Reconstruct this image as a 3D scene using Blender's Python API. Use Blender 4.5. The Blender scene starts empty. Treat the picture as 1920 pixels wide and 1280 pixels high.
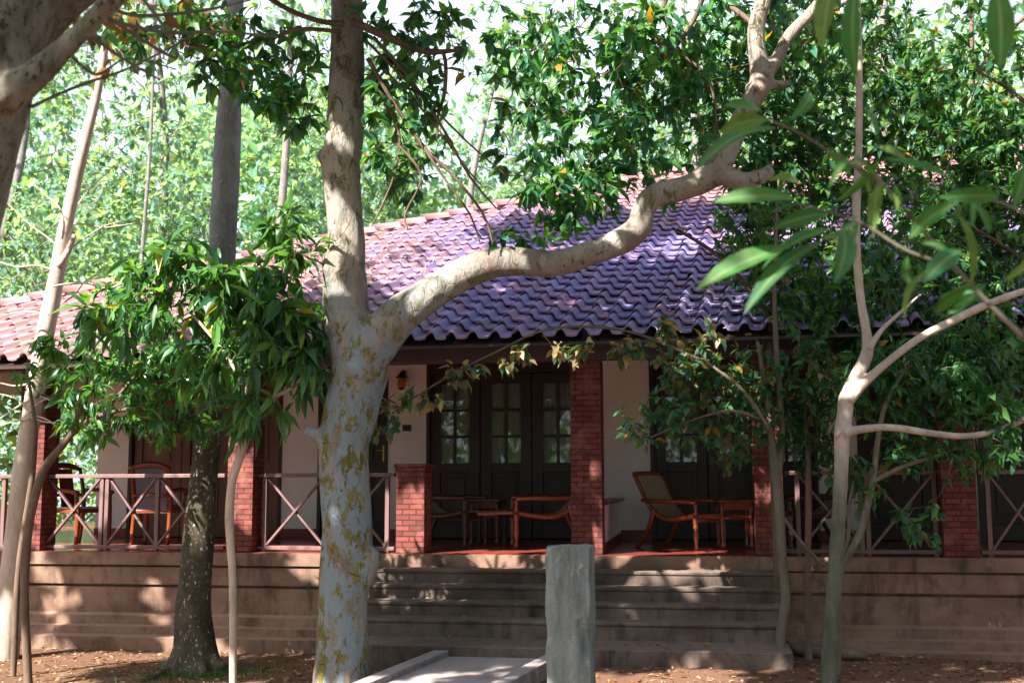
import bpy, math, random
import numpy as np
from mathutils import Vector, Matrix, noise as mnoise
random.seed(11)
RNG = np.random.default_rng(11)
C = bpy.context.scene.collection
R = math.radians

# ------------------------------------------------------------------ camera
F_PX, EYE = 2130.0, 1.88
PITCH, ROLL = math.atan(255 / F_PX), 0.004
_r0 = Vector((1, 0, 0)); _fw = Vector((0, math.cos(PITCH), math.sin(PITCH))); _u0 = Vector((0, -math.sin(PITCH), math.cos(PITCH)))
CAM_R = _r0 * math.cos(ROLL) - _u0 * math.sin(ROLL)
CAM_U = _u0 * math.cos(ROLL) + _r0 * math.sin(ROLL)
CAM_P = Vector((0, 0, EYE))
cam_d = bpy.data.cameras.new('camera'); cam = bpy.data.objects.new('camera', cam_d); C.objects.link(cam)
m3 = Matrix((CAM_R, CAM_U, -_fw)).transposed()
cam.matrix_world = Matrix.Translation(CAM_P) @ m3.to_4x4()
cam_d.sensor_width = 36; cam_d.lens = 36 * F_PX / 1920
cam_d.clip_end = 500; cam_d.clip_start = 0.05
cam_d.dof.use_dof = True; cam_d.dof.focus_distance = 11.0; cam_d.dof.aperture_fstop = 2.8
bpy.context.scene.camera = cam

# ------------------------------------------------------------------ sky, sun, exposure
SUN_EL, SUN_AZ = R(40), R(222)          # azimuth clockwise from +Y: behind the camera, to its left
sdir = Vector((math.sin(SUN_AZ) * math.cos(SUN_EL), math.cos(SUN_AZ) * math.cos(SUN_EL), math.sin(SUN_EL)))
w = bpy.data.worlds.new('World'); bpy.context.scene.world = w; w.use_nodes = True
nt = w.node_tree; bg = nt.nodes['Background']
sk = nt.nodes.new('ShaderNodeTexSky'); sk.sky_type = 'NISHITA'; sk.sun_disc = False
sk.sun_elevation = SUN_EL; sk.sun_rotation = SUN_AZ; sk.air_density = 1.0; sk.dust_density = 6.0; sk.ozone_density = 4.0
tc_ = nt.nodes.new('ShaderNodeTexCoord'); sx_ = nt.nodes.new('ShaderNodeSeparateXYZ'); mr_ = nt.nodes.new('ShaderNodeMapRange'); mx_ = nt.nodes.new('ShaderNodeMix'); mx_.data_type = 'RGBA'
nt.links.new(tc_.outputs['Generated'], sx_.inputs[0]); nt.links.new(sx_.outputs[2], mr_.inputs[0]); mr_.inputs[1].default_value = .68; mr_.inputs[2].default_value = .42   # bright white haze low in the sky
nt.links.new(mr_.outputs[0], mx_.inputs[0]); nt.links.new(sk.outputs[0], mx_.inputs[6]); mx_.inputs[7].default_value = (4.1, 4.6, 5.4, 1)
nt.links.new(mx_.outputs[2], bg.inputs[0]); bg.inputs[1].default_value = 0.074
sl = bpy.data.lights.new('sun', 'SUN'); sl.energy = 5.0; sl.angle = R(0.5); sl.color = (1.0, 0.93, 0.84)
so = bpy.data.objects.new('sun', sl); C.objects.link(so); so.location = (-6, -8, 20)
so.rotation_euler = (-sdir).to_track_quat('-Z', 'Y').to_euler()
vs = bpy.context.scene.view_settings
vs.view_transform = 'Standard'; vs.look = 'None'; vs.exposure = 2.1; vs.gamma = 1.0
cy = bpy.context.scene.cycles
cy.max_bounces = 8; cy.transparent_max_bounces = 16; cy.use_denoising = True

# ------------------------------------------------------------------ picture helpers
def ray(x, y): return _fw + CAM_R * ((x - 960) / F_PX) - CAM_U * ((y - 640) / F_PX)
def P(x, y, Y):
    d = ray(x, y); return CAM_P + d * (Y / d.y)
YAW, DIST = R(9.5), 12.5
HU = Vector((math.cos(YAW), -math.sin(YAW), 0)); HN = Vector((math.sin(YAW), math.cos(YAW), 0)); HO = Vector((0, DIST, 0))
def H(u, n, z=0): return HO + HU * u + HN * n + Vector((0, 0, z))
def hp(x, y, n):
    d = ray(x, y); t = (n - (CAM_P - HO).dot(HN)) / d.dot(HN); q = CAM_P + d * t
    return (q - HO).dot(HU), q.z
def hu(x, n, y=900): return hp(x, y, n)[0]
def fpt(x, y, z):
    d = ray(x, y); t = (z - EYE) / d.z; return CAM_P + d * t

def ground_z(x, y):
    b = 0.19 * math.exp(-((x - 1.5) ** 2 / 8 + (y - 10.7) ** 2 / 2.5)) + 0.05 / (1 + math.exp(-(x - 2.5)))
    return b + 0.035 * mnoise.noise(Vector((x * .6, y * .6, 0))) + 0.012 * mnoise.noise(Vector((x * 2.3, y * 2.3, 4)))

# ------------------------------------------------------------------ mesh builder
class MB:
    def __init__(s): s.v = []; s.f = []
    def add(s, vs_, fs):
        k = len(s.v); s.v += [tuple(q) for q in vs_]; s.f += [tuple(i + k for i in q) for q in fs]; return s
    def box(s, x0, x1, y0, y1, z0, z1):
        return s.add([(x0, y0, z0), (x1, y0, z0), (x1, y1, z0), (x0, y1, z0), (x0, y0, z1), (x1, y0, z1), (x1, y1, z1), (x0, y1, z1)],
                     [(3, 2, 1, 0), (4, 5, 6, 7), (0, 1, 5, 4), (1, 2, 6, 5), (2, 3, 7, 6), (3, 0, 4, 7)])
    def beam(s, p, q, w, h, up=(0, 0, 1)):
        p = Vector(p); q = Vector(q); d = (q - p).normalized(); sd = d.cross(Vector(up)).normalized() * w / 2; u = sd.cross(d).normalized() * h / 2
        return s.add([p - sd - u, p + sd - u, p + sd + u, p - sd + u, q - sd - u, q + sd - u, q + sd + u, q - sd + u],
                     [(3, 2, 1, 0), (4, 5, 6, 7), (0, 1, 5, 4), (1, 2, 6, 5), (2, 3, 7, 6), (3, 0, 4, 7)])
    def tube(s, pts, rad, seg=8, wob=0.0, seed=0, sub=0):
        pts = [Vector(q) for q in pts]; rad = list(rad) if hasattr(rad, '__len__') else [rad] * len(pts)
        if sub: pts, rad = spline(pts, rad, sub)
        n = len(pts); vv = []; ff = []
        t = (pts[1] - pts[0]).normalized(); a = t.orthogonal().normalized()
        for i in range(n):
            t = (pts[min(i + 1, n - 1)] - pts[max(i - 1, 0)]).normalized()
            a = (a - t * a.dot(t)).normalized(); b = t.cross(a)
            for k in range(seg):
                an = 2 * math.pi * k / seg; dr = a * math.cos(an) + b * math.sin(an); r = rad[i]
                if wob: r *= 1 + wob * mnoise.noise((pts[i] + dr * rad[i]) * 3.1 + Vector((seed, 0, 0))) + wob * .5 * mnoise.noise((pts[i] + dr * rad[i]) * 9 + Vector((seed, 5, 0)))
                vv.append(pts[i] + dr * r)
        for i in range(n - 1):
            for k in range(seg):
                k2 = (k + 1) % seg; ff.append((i * seg + k, i * seg + k2, (i + 1) * seg + k2, (i + 1) * seg + k))
        ff.append(tuple(reversed(range(seg)))); ff.append(tuple((n - 1) * seg + k for k in range(seg)))
        return s.add(vv, ff)
    def lathe(s, prof, at, seg=12):
        at = Vector(at); vv = []; ff = []
        for r, z in prof:
            for k in range(seg):
                an = 2 * math.pi * k / seg; vv.append(at + Vector((r * math.cos(an), r * math.sin(an), z)))
        for i in range(len(prof) - 1):
            for k in range(seg):
                k2 = (k + 1) % seg; ff.append((i * seg + k, i * seg + k2, (i + 1) * seg + k2, (i + 1) * seg + k))
        ff.append(tuple(reversed(range(seg)))); ff.append(tuple((len(prof) - 1) * seg + k for k in range(seg)))
        return s.add(vv, ff)
    def build(s, name, mat, parent=None, smooth=False, bevel=0, local=True):
        off = Vector((0, 0, 0))
        if parent is not None and not local: off = Vector(parent.location)
        me = bpy.data.meshes.new(name)
        me.from_pydata([tuple(Vector(q) - off) for q in s.v], [], s.f)
        uv = me.uv_layers.new(name='uv'); 
        for p in me.polygons:
            nx, ny, nz = (abs(c) for c in p.normal)
            for li in p.loop_indices:
                c = me.vertices[me.loops[li].vertex_index].co
                uv.data[li].uv = (c.y, c.z) if nx >= ny and nx >= nz else ((c.x, c.z) if ny >= nz else (c.x, c.y))
        if smooth: me.polygons.foreach_set('use_smooth', [True] * len(me.polygons))
        o = bpy.data.objects.new(name, me); C.objects.link(o); me.materials.append(mat)
        if parent is not None: o.parent = parent
        if bevel:
            b = o.modifiers.new('bevel', 'BEVEL'); b.width = bevel; b.segments = 2; b.limit_method = 'ANGLE'
        return o

def spline(pts, rad, sub):
    op, orr = [], []
    n = len(pts)
    for i in range(n - 1):
        p0, p1, p2, p3 = pts[max(i - 1, 0)], pts[i], pts[i + 1], pts[min(i + 2, n - 1)]
        for k in range(sub):
            t = k / sub; t2 = t * t; t3 = t2 * t
            op.append(0.5 * (2 * p1 + (p2 - p0) * t + (2 * p0 - 5 * p1 + 4 * p2 - p3) * t2 + (3 * p1 - p0 - 3 * p2 + p3) * t3))
            orr.append(rad[i] * (1 - t) + rad[i + 1] * t)
    op.append(pts[-1]); orr.append(rad[-1]); return op, orr

def np_mesh(name, verts, faces, mat, parent=None, col=None, smooth=False):
    """verts (n,3), faces (m,k) all k-gons of one size; col (m,3) one colour per face"""
    me = bpy.data.meshes.new(name); n = len(verts); m, k = faces.shape
    v = np.asarray(verts, dtype=np.float32)
    if parent is not None: v = v - np.array(parent.location, dtype=np.float32)
    me.vertices.add(n); me.vertices.foreach_set('co', v.ravel())
    me.loops.add(m * k); me.loops.foreach_set('vertex_index', faces.astype(np.int32).ravel())
    me.polygons.add(m); me.polygons.foreach_set('loop_start', np.arange(0, m * k, k, dtype=np.int32))
    if smooth: me.polygons.foreach_set('use_smooth', np.ones(m, dtype=bool))
    me.update(calc_edges=True)
    if col is not None:
        at = me.attributes.new('col', 'FLOAT_COLOR', 'FACE')
        at.data.foreach_set('color', np.concatenate([col, np.ones((m, 1))], 1).astype(np.float32).ravel())
    me.materials.append(mat)
    o = bpy.data.objects.new(name, me); C.objects.link(o)
    if parent is not None: o.parent = parent
    return o

def tag(o, label=None, cat=None, group=None, kind=None):
    if label: o['label'] = label
    if cat: o['category'] = cat
    if group: o['group'] = group
    if kind: o['kind'] = kind
    return o
def thing(name, label, cat, loc=(0, 0, 0), rz=0, group=None):
    o = bpy.data.objects.new(name, None); C.objects.link(o); o.empty_display_size = .2
    o.location = loc; o.rotation_euler = (0, 0, rz); return tag(o, label, cat, group)
def copy_tree(o, parent=None):
    c = o.copy(); C.objects.link(c); c.parent = parent
    for ch in list(o.children): copy_tree(ch, c)
    return c

# ------------------------------------------------------------------ materials
class NT:
    def __init__(s, name):
        s.m = bpy.data.materials.new(name); s.m.use_nodes = True; s.t = s.m.node_tree; s.b = s.t.nodes['Principled BSDF']; s._co = None
    def n(s, typ, **kw):
        x = s.t.nodes.new(typ)
        for k, v in kw.items(): setattr(x, k, v)
        return x
    def l(s, a, b): s.t.links.new(a, b)
    def co(s, kind='Object', scale=(1, 1, 1)):
        tc = s.n('ShaderNodeTexCoord'); mp = s.n('ShaderNodeMapping'); s.l(tc.outputs[kind], mp.inputs[0]); mp.inputs['Scale'].default_value = scale
        return mp.outputs[0]
    def noise(s, scale, detail=6, rough=.6, stretch=(1, 1, 1), kind='Object'):
        x = s.n('ShaderNodeTexNoise'); s.l(s.co(kind, stretch), x.inputs['Vector']); x.inputs['Scale'].default_value = scale
        x.inputs['Detail'].default_value = detail; x.inputs['Roughness'].default_value = rough; return x.outputs['Fac']
    def ramp(s, fac, stops):
        x = s.n('ShaderNodeValToRGB'); s.l(fac, x.inputs[0]); e = x.color_ramp.elements
        while len(e) < len(stops): e.new(.5)
        for q, (p, c) in zip(e, stops): q.position = p; q.color = (*c, 1) if len(c) == 3 else c
        return x.outputs[0]
    def step(s, fac, a, b):
        x = s.n('ShaderNodeMapRange'); s.l(fac, x.inputs[0]); x.inputs[1].default_value = a; x.inputs[2].default_value = b; return x.outputs[0]
    def mix(s, fac, a, b, mode='MIX'):
        x = s.n('ShaderNodeMix', data_type='RGBA', blend_type=mode)
        for sock, val in ((x.inputs[0], fac), (x.inputs[6], a), (x.inputs[7], b)):
            if hasattr(val, 'links'): s.l(val, sock)
            else: sock.default_value = val if isinstance(val, (int, float)) else (*val, 1)
        return x.outputs[2]
    def bump(s, h, strength=.4, dist=.02):
        x = s.n('ShaderNodeBump'); s.l(h, x.inputs['Height']); x.inputs['Strength'].default_value = strength; x.inputs['Distance'].default_value = dist
        s.l(x.outputs[0], s.b.inputs['Normal'])
    def done(s, color=None, rough=.8, spec=.3, metal=0):
        if color is not None:
            if hasattr(color, 'links'): s.l(color, s.b.inputs['Base Color'])
            else: s.b.inputs['Base Color'].default_value = (*color, 1)
        if hasattr(rough, 'links'): s.l(rough, s.b.inputs['Roughness'])
        else: s.b.inputs['Roughness'].default_value = rough
        s.b.inputs['Specular IOR Level'].default_value = spec; s.b.inputs['Metallic'].default_value = metal
        return s.m

def mat_plaster():
    t = NT('white plaster'); a = t.noise(1.3, 5, .6, (1, 1, .5)); b = t.noise(14, 4)
    c = t.ramp(a, [(.3, (.74, .67, .66)), (.65, (.86, .80, .79))])
    t.bump(b, .15, .004); return t.done(t.mix(t.step(b, .62, .8), c, (.5, .42, .38)), .85, .2)
def mat_wood(name, c0, c1, rough=.45, spec=.4):
    t = NT(name); a = t.noise(5, 6, .65, (1, 1, .12)); b = t.noise(40, 3, .6, (1, 1, .08))
    c = t.ramp(a, [(.3, c0), (.7, c1)]); t.bump(b, .2, .003); return t.done(t.mix(.35, c, t.ramp(b, [(.3, c0), (.7, c1)])), rough, spec)
def mat_concrete(name, base, dark, stain, bump=.5, scale=1.0):
    t = NT(name); a = t.noise(1.1 * scale, 8, .65, (1, 1, 1.6)); b = t.noise(4.5 * scale, 8, .7, (1, 1, .6)); g = t.noise(60, 4, .7)
    c = t.ramp(a, [(.32, dark), (.68, base)]); c = t.mix(t.step(b, .5, .72), c, stain)
    c = t.mix(t.step(g, .55, .75), c, dark); d = t.noise(3.2 * scale, 7, .7, (1, 1, .16)); c = t.mix(t.step(d, .55, .70), c, stain)      # water streaks
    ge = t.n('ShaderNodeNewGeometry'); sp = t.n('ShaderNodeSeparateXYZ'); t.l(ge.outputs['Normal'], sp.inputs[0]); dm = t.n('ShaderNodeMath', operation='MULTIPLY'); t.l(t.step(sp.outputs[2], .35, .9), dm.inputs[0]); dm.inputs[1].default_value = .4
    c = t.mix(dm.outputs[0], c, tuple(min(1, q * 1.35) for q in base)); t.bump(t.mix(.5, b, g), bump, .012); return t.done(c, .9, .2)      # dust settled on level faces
def mat_streaked():
    t = NT('streaked grey granite'); a = t.noise(5, 8, .7, (2.2, 2.2, .35)); b = t.noise(3, 7, .65); g = t.noise(80, 4, .8); f = t.noise(16, 7, .75, (1, 1, .5))
    c = t.ramp(a, [(.30, (.05, .06, .058)), (.48, (.165, .19, .185)), (.7, (.29, .32, .31))]); c = t.mix(t.step(b, .52, .72), c, (.20, .22, .165)); c = t.mix(t.step(f, .56, .70), c, (.33, .35, .33)); c = t.mix(t.step(g, .58, .72), c, (.05, .055, .05))
    t.bump(t.mix(.5, f, g), .9, .015); return t.done(c, .9, .2)
def mat_brick():
    t = NT('red brick'); tc = t.n('ShaderNodeTexCoord'); br = t.n('ShaderNodeTexBrick'); t.l(tc.outputs['UV'], br.inputs['Vector'])
    br.inputs['Scale'].default_value = 1; br.inputs['Brick Width'].default_value = .155; br.inputs['Row Height'].default_value = .059
    br.inputs['Mortar Size'].default_value = .0075; br.inputs['Mortar Smooth'].default_value = .15; br.offset = .5
    br.inputs['Color1'].default_value = (.21, .052, .042, 1); br.inputs['Color2'].default_value = (.10, .027, .025, 1); br.inputs['Mortar'].default_value = (.045, .022, .018, 1)
    n1 = t.noise(3, 6, .7); n2 = t.noise(30, 5, .7)
    c = t.mix(t.step(n1, .5, .75), br.outputs[0], (.27, .115, .085)); c = t.mix(t.step(n2, .52, .75), c, (.085, .03, .025))
    x = t.n('ShaderNodeMath', operation='MULTIPLY_ADD'); t.l(br.outputs['Fac'], x.inputs[0]); x.inputs[1].default_value = -1; t.l(n2, x.inputs[2])
    t.bump(x.outputs[0], .6, .012); return t.done(c, .85, .25)
def mat_tile():
    t = NT('clay roof tile'); at = t.n('ShaderNodeAttribute', attribute_name='col'); a = t.noise(2.2, 7, .7); g = t.noise(30, 5, .7)
    c = t.mix(t.step(a, .5, .8), at.outputs[0], (.33, .27, .42)); c = t.mix(t.step(g, .55, .75), c, (.13, .085, .12))
    t.bump(g, .3, .006); return t.done(c, .62, .35)
def mat_leaf(name, trans=.35, rough=.42, spec=.45):
    t = NT(name); at = t.n('ShaderNodeAttribute', attribute_name='col'); tr = t.n('ShaderNodeBsdfTranslucent'); mx = t.n('ShaderNodeMixShader')
    y = t.mix(1.0, at.outputs[0], (2.3, 2.1, .7), 'MULTIPLY'); t.l(y, tr.inputs[0]); mx.inputs[0].default_value = trans
    t.done(at.outputs[0], rough, spec); t.l(t.b.outputs[0], mx.inputs[1]); t.l(tr.outputs[0], mx.inputs[2])
    t.l(mx.outputs[0], t.t.nodes['Material Output'].inputs[0]); return t.m
def mat_near_leaf():
    t = NT('large veined leaf'); at = t.n('ShaderNodeAttribute', attribute_name='col'); n1 = t.noise(22, 5, .6); n2 = t.noise(90, 4, .7); uvv = t.n('ShaderNodeAttribute', attribute_name='vein')
    c = t.mix(t.step(n1, .35, .7), at.outputs[0], (.05, .10, .02)); c = t.mix(t.step(n2, .62, .7), c, (.09, .08, .03)); c = t.mix(t.step(uvv.outputs['Fac'], .9, 1.0), c, (.12, .20, .08))
    tr = t.n('ShaderNodeBsdfTranslucent'); mx = t.n('ShaderNodeMixShader'); t.l(t.mix(1.0, c, (2.0, 2.0, .7), 'MULTIPLY'), tr.inputs[0]); mx.inputs[0].default_value = .4
    t.done(c, .55, .25); t.l(t.b.outputs[0], mx.inputs[1]); t.l(tr.outputs[0], mx.inputs[2]); t.l(mx.outputs[0], t.t.nodes['Material Output'].inputs[0]); return t.m
def mat_bark(name, c0, c1, spots=None, stretch=.35, scale=5, thr=.62, bump=.6, upper=None):
    t = NT(name); a = t.noise(scale, 8, .7, (1, 1, stretch)); b = t.noise(scale * 5, 6, .7, (1, 1, .5))
    c = t.ramp(a, [(.33, c0), (.66, c1)])
    if upper:                                           # paler bark higher up; on the forked sapling, lower shade and upper light are painted
        tc = t.n('ShaderNodeTexCoord'); sp = t.n('ShaderNodeSeparateXYZ'); t.l(tc.outputs['Object'], sp.inputs[0]); c = t.mix(t.step(sp.outputs[2], upper[0], upper[1]), c, t.ramp(a, [(.3, tuple(q * .45 for q in upper[2])), (.7, upper[2])]))
    if spots: c = t.mix(t.step(b, thr, thr + .06), c, spots)
    t.bump(t.mix(.5, a, b), bump, .02); return t.done(c, .9, .15)
def mat_mottled():
    t = NT('mottled grey bark'); big = t.noise(2.4, 7, .62, (1, 1, .5)); mid = t.noise(4.6, 8, .68, (1.2, 1.2, .5)); sm = t.noise(9, 7, .7, (1, 1, .55)); fine = t.noise(48, 6, .75, (1, 1, .4)); fl = t.noise(17, 3, .5, (1, 1, .45))
    tc = t.n('ShaderNodeTexCoord'); sp = t.n('ShaderNodeSeparateXYZ'); t.l(tc.outputs['Object'], sp.inputs[0])
    def mul(p, q, op='MULTIPLY'):
        x = t.n('ShaderNodeMath', operation=op); t.l(p, x.inputs[0]); t.l(q, x.inputs[1]) if hasattr(q, 'links') else setattr(x.inputs[1], 'default_value', q); return x.outputs[0]
    low = t.step(mul(sp.outputs[2], mul(mid, 1.6), 'SUBTRACT'), 3.0, 1.9)                      # lichen grows on the lower trunk only
    c = t.ramp(big, [(.34, (.17, .14, .11)), (.50, (.27, .24, .205)), (.66, (.35, .32, .28))])
    c = t.mix(t.step(sm, .54, .60), c, (.135, .125, .075)); c = t.mix(t.step(fl, .62, .66), c, (.33, .25, .19)); c = t.mix(t.step(fine, .58, .70), c, (.10, .065, .045))
    c = t.mix(mul(t.step(mid, .43, .51), low), c, (.20, .25, .285))
    c = t.mix(mul(t.step(sm, .52, .57), low), c, (.165, .145, .035))
    c = t.mix(mul(t.step(big, .59, .64), low), c, (.28, .23, .195))
    c = t.mix(t.step(fl, .69, .71), c, (.17, .075, .05)); c = t.mix(t.step(fine, .66, .74), c, (.08, .05, .035))
    vo = t.n('ShaderNodeTexVoronoi', feature='DISTANCE_TO_EDGE'); dv = t.mix(.12, t.co('Object', (1, 1, .55)), t.n('ShaderNodeTexNoise').outputs['Color']); t.l(dv, vo.inputs['Vector']); vo.inputs['Scale'].default_value = 11
    crack = mul(t.step(vo.outputs[0], .045, .0), t.step(sm, .45, .6)); c = t.mix(mul(crack, .7), c, (.05, .035, .025))
    h = mul(mul(mul(sm, fine, 'ADD'), mul(fl, 1.5), 'ADD'), mul(crack, .6), 'SUBTRACT')
    t.bump(h, .9, .022); return t.done(c, .85, .2)
def mat_ground():
    t = NT('red earth'); a = t.noise(.7, 8, .65); b = t.noise(9, 8, .75); g = t.noise(70, 4, .8)
    c = t.ramp(a, [(.3, (.105, .052, .034)), (.7, (.20, .105, .068))]); c = t.mix(t.step(b, .5, .75), c, (.16, .115, .07)); c = t.mix(t.step(g, .55, .7), c, (.27, .18, .12))
    t.bump(t.mix(.5, b, g), .8, .03); return t.done(c, .95, .1)
def mat_simple(name, c, rough=.5, spec=.4, metal=0): return NT(name).done(c, rough, spec, metal)
def mat_floor():
    t = NT('polished red cement'); a = t.noise(2, 6); c = t.ramp(a, [(.3, (.20, .035, .025)), (.7, (.30, .07, .05))]); return t.done(c, .22, .5)
def mat_glass():
    t = NT('window glass'); g = t.n('ShaderNodeBsdfGlossy'); g.inputs['Roughness'].default_value = .02; tr = t.n('ShaderNodeBsdfTransparent'); tr.inputs[0].default_value = (.8, .83, .8, 1)
    fr = t.n('ShaderNodeFresnel'); fr.inputs[0].default_value = 1.6; nz = t.noise(2.5, 2); bp = t.n('ShaderNodeBump'); t.l(nz, bp.inputs['Height']); bp.inputs['Strength'].default_value = .08; t.l(bp.outputs[0], g.inputs['Normal'])
    mx = t.n('ShaderNodeMixShader'); t.l(fr.outputs[0], mx.inputs[0]); t.l(tr.outputs[0], mx.inputs[1]); t.l(g.outputs[0], mx.inputs[2]); t.l(mx.outputs[0], t.t.nodes['Material Output'].inputs[0]); return t.m
def mat_cane():
    t = NT('woven cane'); w1 = t.n('ShaderNodeTexWave'); t.l(t.co('UV'), w1.inputs[0]); w1.inputs['Scale'].default_value = 22; w1.bands_direction = 'Y'
    c = t.ramp(w1.outputs['Fac'], [(.2, (.20, .14, .08)), (.6, (.46, .37, .24))]); t.bump(w1.outputs['Fac'], .5, .006); return t.done(c, .6, .3)

M = dict(plaster=mat_plaster(), brick=mat_brick(), tile=mat_tile(), ground=mat_ground(), floor=mat_floor(), glass=mat_glass(), cane=mat_cane(),
         dark=mat_wood('dark stained wood', (.018, .010, .009), (.040, .020, .017)), brown=mat_wood('brown door wood', (.13, .05, .034), (.20, .08, .05)),
         beam=mat_wood('purple brown painted beam', (.060, .036, .052), (.085, .052, .070), .6), rail=mat_wood('weathered rail wood', (.10, .056, .053), (.19, .115, .108), .6),
         orange=mat_wood('varnished teak', (.13, .028, .009), (.23, .055, .016), .22, .6), dteak=mat_wood('dark varnished wood', (.05, .016, .010), (.09, .03, .018), .3, .5),
         plinth=mat_concrete('weathered plinth render', (.29, .185, .135), (.135, .08, .057), (.06, .042, .032)),
         step=mat_concrete('stained step cement', (.18, .135, .11), (.06, .044, .036), (.028, .023, .02)),
         path=mat_concrete('path cement', (.31, .27, .265), (.17, .142, .135), (.10, .08, .07)), stone=mat_streaked(),
         skirt=mat_simple('red skirting paint', (.20, .03, .022), .4), curtain=mat_simple('pale curtain', (.74, .71, .66), .9, .1), brass=mat_simple('brass', (.6, .38, .12), .3, .5, 1),
         iron=mat_simple('black iron', (.015, .015, .017), .5), amber=mat_simple('amber lantern glass', (.45, .14, .04), .15), cloth=mat_simple('grey chair cloth', (.16, .16, .20), .85, .15),
         plaque=mat_simple('dark slate plaque', (.02, .03, .032), .5), mottled=mat_mottled(),
         bark_dark=mat_bark('dark lichen bark', (.030, .026, .018), (.085, .072, .048), (.42, .42, .38), .5, 7, .59, .6, (2.6, 4.8, (.30, .30, .31))), bark_far=mat_bark('grey spotted bark', (.10, .095, .09), (.20, .185, .17), (.45, .45, .42), .5, 6, .6),
         bark_fork=mat_bark('pale bark with painted shade below', (.055, .062, .045), (.13, .135, .10), (.22, .22, .18), .4, 7, .63, .6, (1.3, 2.1, (.52, .43, .36))), bark_pale=mat_bark('pale bark', (.30, .235, .19), (.52, .43, .36), (.16, .12, .09), .3, 6, .64), bark_sap=mat_bark('sapling bark', (.075, .066, .05), (.17, .145, .11), (.10, .075, .05), .2, 8, .62, .3),  # forked sapling: shade on the lower stem painted as dark grey green
         bark_brown=mat_bark('brown bark', (.08, .055, .042), (.17, .12, .09), (.28, .24, .2), .3, 7, .66), bark_near=mat_bark('broad patched bark', (.05, .047, .032), (.25, .22, .17), (.03, .027, .018), .45, 9, .56),
         leaf=mat_leaf('leaf', .42), leaf_gloss=mat_leaf('glossy leaf', .36, .34, .5), leaf_far=mat_leaf('distant leaf', .45, .6, .2), litter=mat_leaf('dry leaf', .12, .8, .1), leaf_near=mat_near_leaf())

# ------------------------------------------------------------------ ground and path
xs = sorted(set([-74, -50, -34, -25, -18] + list(np.arange(-14, 14.01, .25)) + [18, 25, 34, 50, 74]))
ys = sorted(set([-34, -15, -6, -2, 0, 2, 4] + list(np.arange(6, 16.01, .2)) + [18, 22, 28, 40, 55, 74]))
gm = MB(); nx = len(xs)
gm.add([(x, y, ground_z(x, y)) for y in ys for x in xs], [(j * nx + i, j * nx + i + 1, (j + 1) * nx + i + 1, (j + 1) * nx + i) for j in range(len(ys) - 1) for i in range(nx - 1)])
tag(gm.build('ground', M['ground'], smooth=True), kind='structure')

FZ = 1.055                                              # verandah floor level
P_AZ = R(21); pdv = Vector((math.sin(P_AZ), math.cos(P_AZ), 0)); psd = Vector((math.cos(P_AZ), -math.sin(P_AZ), 0)); PO = Vector((-.08, 10.93, 0))
def pth(a, b, z): q = PO + psd * a + pdv * b; return (q.x, q.y, z)
pm = MB()
def ramp(m, a0, a1, top):
    B = [.35, -.4, -1.2, -2.0, -2.9, -4.2, -6.5]; Z = [.235, .23, .21, .185, .16, .13, .1]; k = len(B)
    vv = []
    for b, z in zip(B, Z): vv += [pth(a0, b, z + top), pth(a1, b, z + top), pth(a1, b, -.1), pth(a0, b, -.1)]
    ff = [(3, 2, 1, 0), tuple(4 * (k - 1) + i for i in range(4))]
    for i in range(k - 1):
        for e in range(4): ff.append((4 * i + e, 4 * i + (e + 1) % 4, 4 * i + 4 + (e + 1) % 4, 4 * i + 4 + e))
    m.add(vv, ff)
ramp(pm, -.46, .46, 0)
path = tag(pm.build('path', M['path']), kind='structure')
for a0, a1 in ((-.61, -.462), (.462, .61)):
    km = MB(); ramp(km, a0, a1, .055); tag(km.build('path_kerb', M['path'], bevel=.015), kind='structure')

# ------------------------------------------------------------------ the bungalow
house = thing('bungalow', 'white walled bungalow with brick pillared verandah under a purple red tiled roof', 'house', HO, -YAW)
UL, UR = -9.7, 8.6
# plinth: moulded profile run along the front
prof = [(.3, -.3), (-.30, -.3), (-.30, .14), (-.16, .155), (-.14, .235), (-.07, .25), (-.05, .345), (.02, .37), (.02, .655), (.07, .66), (.07, .685), (.0, .69), (.0, .885), (.05, .89), (.05, .905), (-.03, .91), (-.03, FZ - .006), (.3, FZ - .006)]
m = MB(); k = len(prof)
m.add([(UL, n, z) for n, z in prof] + [(UR, n, z) for n, z in prof], [tuple(range(k)), tuple(reversed(range(k, 2 * k)))] + [(i, i + k, (i + 1) % k + k, (i + 1) % k) for i in range(k)])
m.box(UL, UR, .302, 12, -.3, FZ - .008)
m.build('plinth', M['plinth'], house)
m = MB(); m.box(UL + .02, UR, .0, 12, FZ - .004, FZ); m.build('floor', M['floor'], house)
# walls
WN, CEIL = 3.0, 3.52
secs = [(181, 240), (528, 595), (727, 799), (1130, 1220), (1535, 1610), (1757, 1832)]
wall_u = [(hu(a, WN), hu(b, WN)) for a, b in secs]
for a, b in wall_u:
    m = MB(); m.box(a, b, WN, WN + .2, FZ, CEIL); wl = m.build('wall', M['plaster'], house)
    m = MB(); m.box(a - .004, b + .004, WN - .014, WN - .001, FZ + .001, FZ + .13); m.build('skirting', M['skirt'], wl)
ua = wall_u[0][0]
m = MB(); m.box(ua, ua + .2, WN + .201, 11.599, FZ, CEIL); m.box(ua, 8.0, 11.6, 11.8, FZ, CEIL); m.box(7.8, 8.0, WN, 11.599, FZ, CEIL); m.build('wall', M['plaster'], house)
m = MB(); m.box(UL, UR, .145, 11.9, CEIL + .003, CEIL + .05); m.build('ceiling', M['dark'], house)
m = MB(); m.box(ua + .3, 7.7, WN + 1.2, WN + 1.25, FZ, CEIL); m.build('inner_partition', M['dark'], house)
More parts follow.
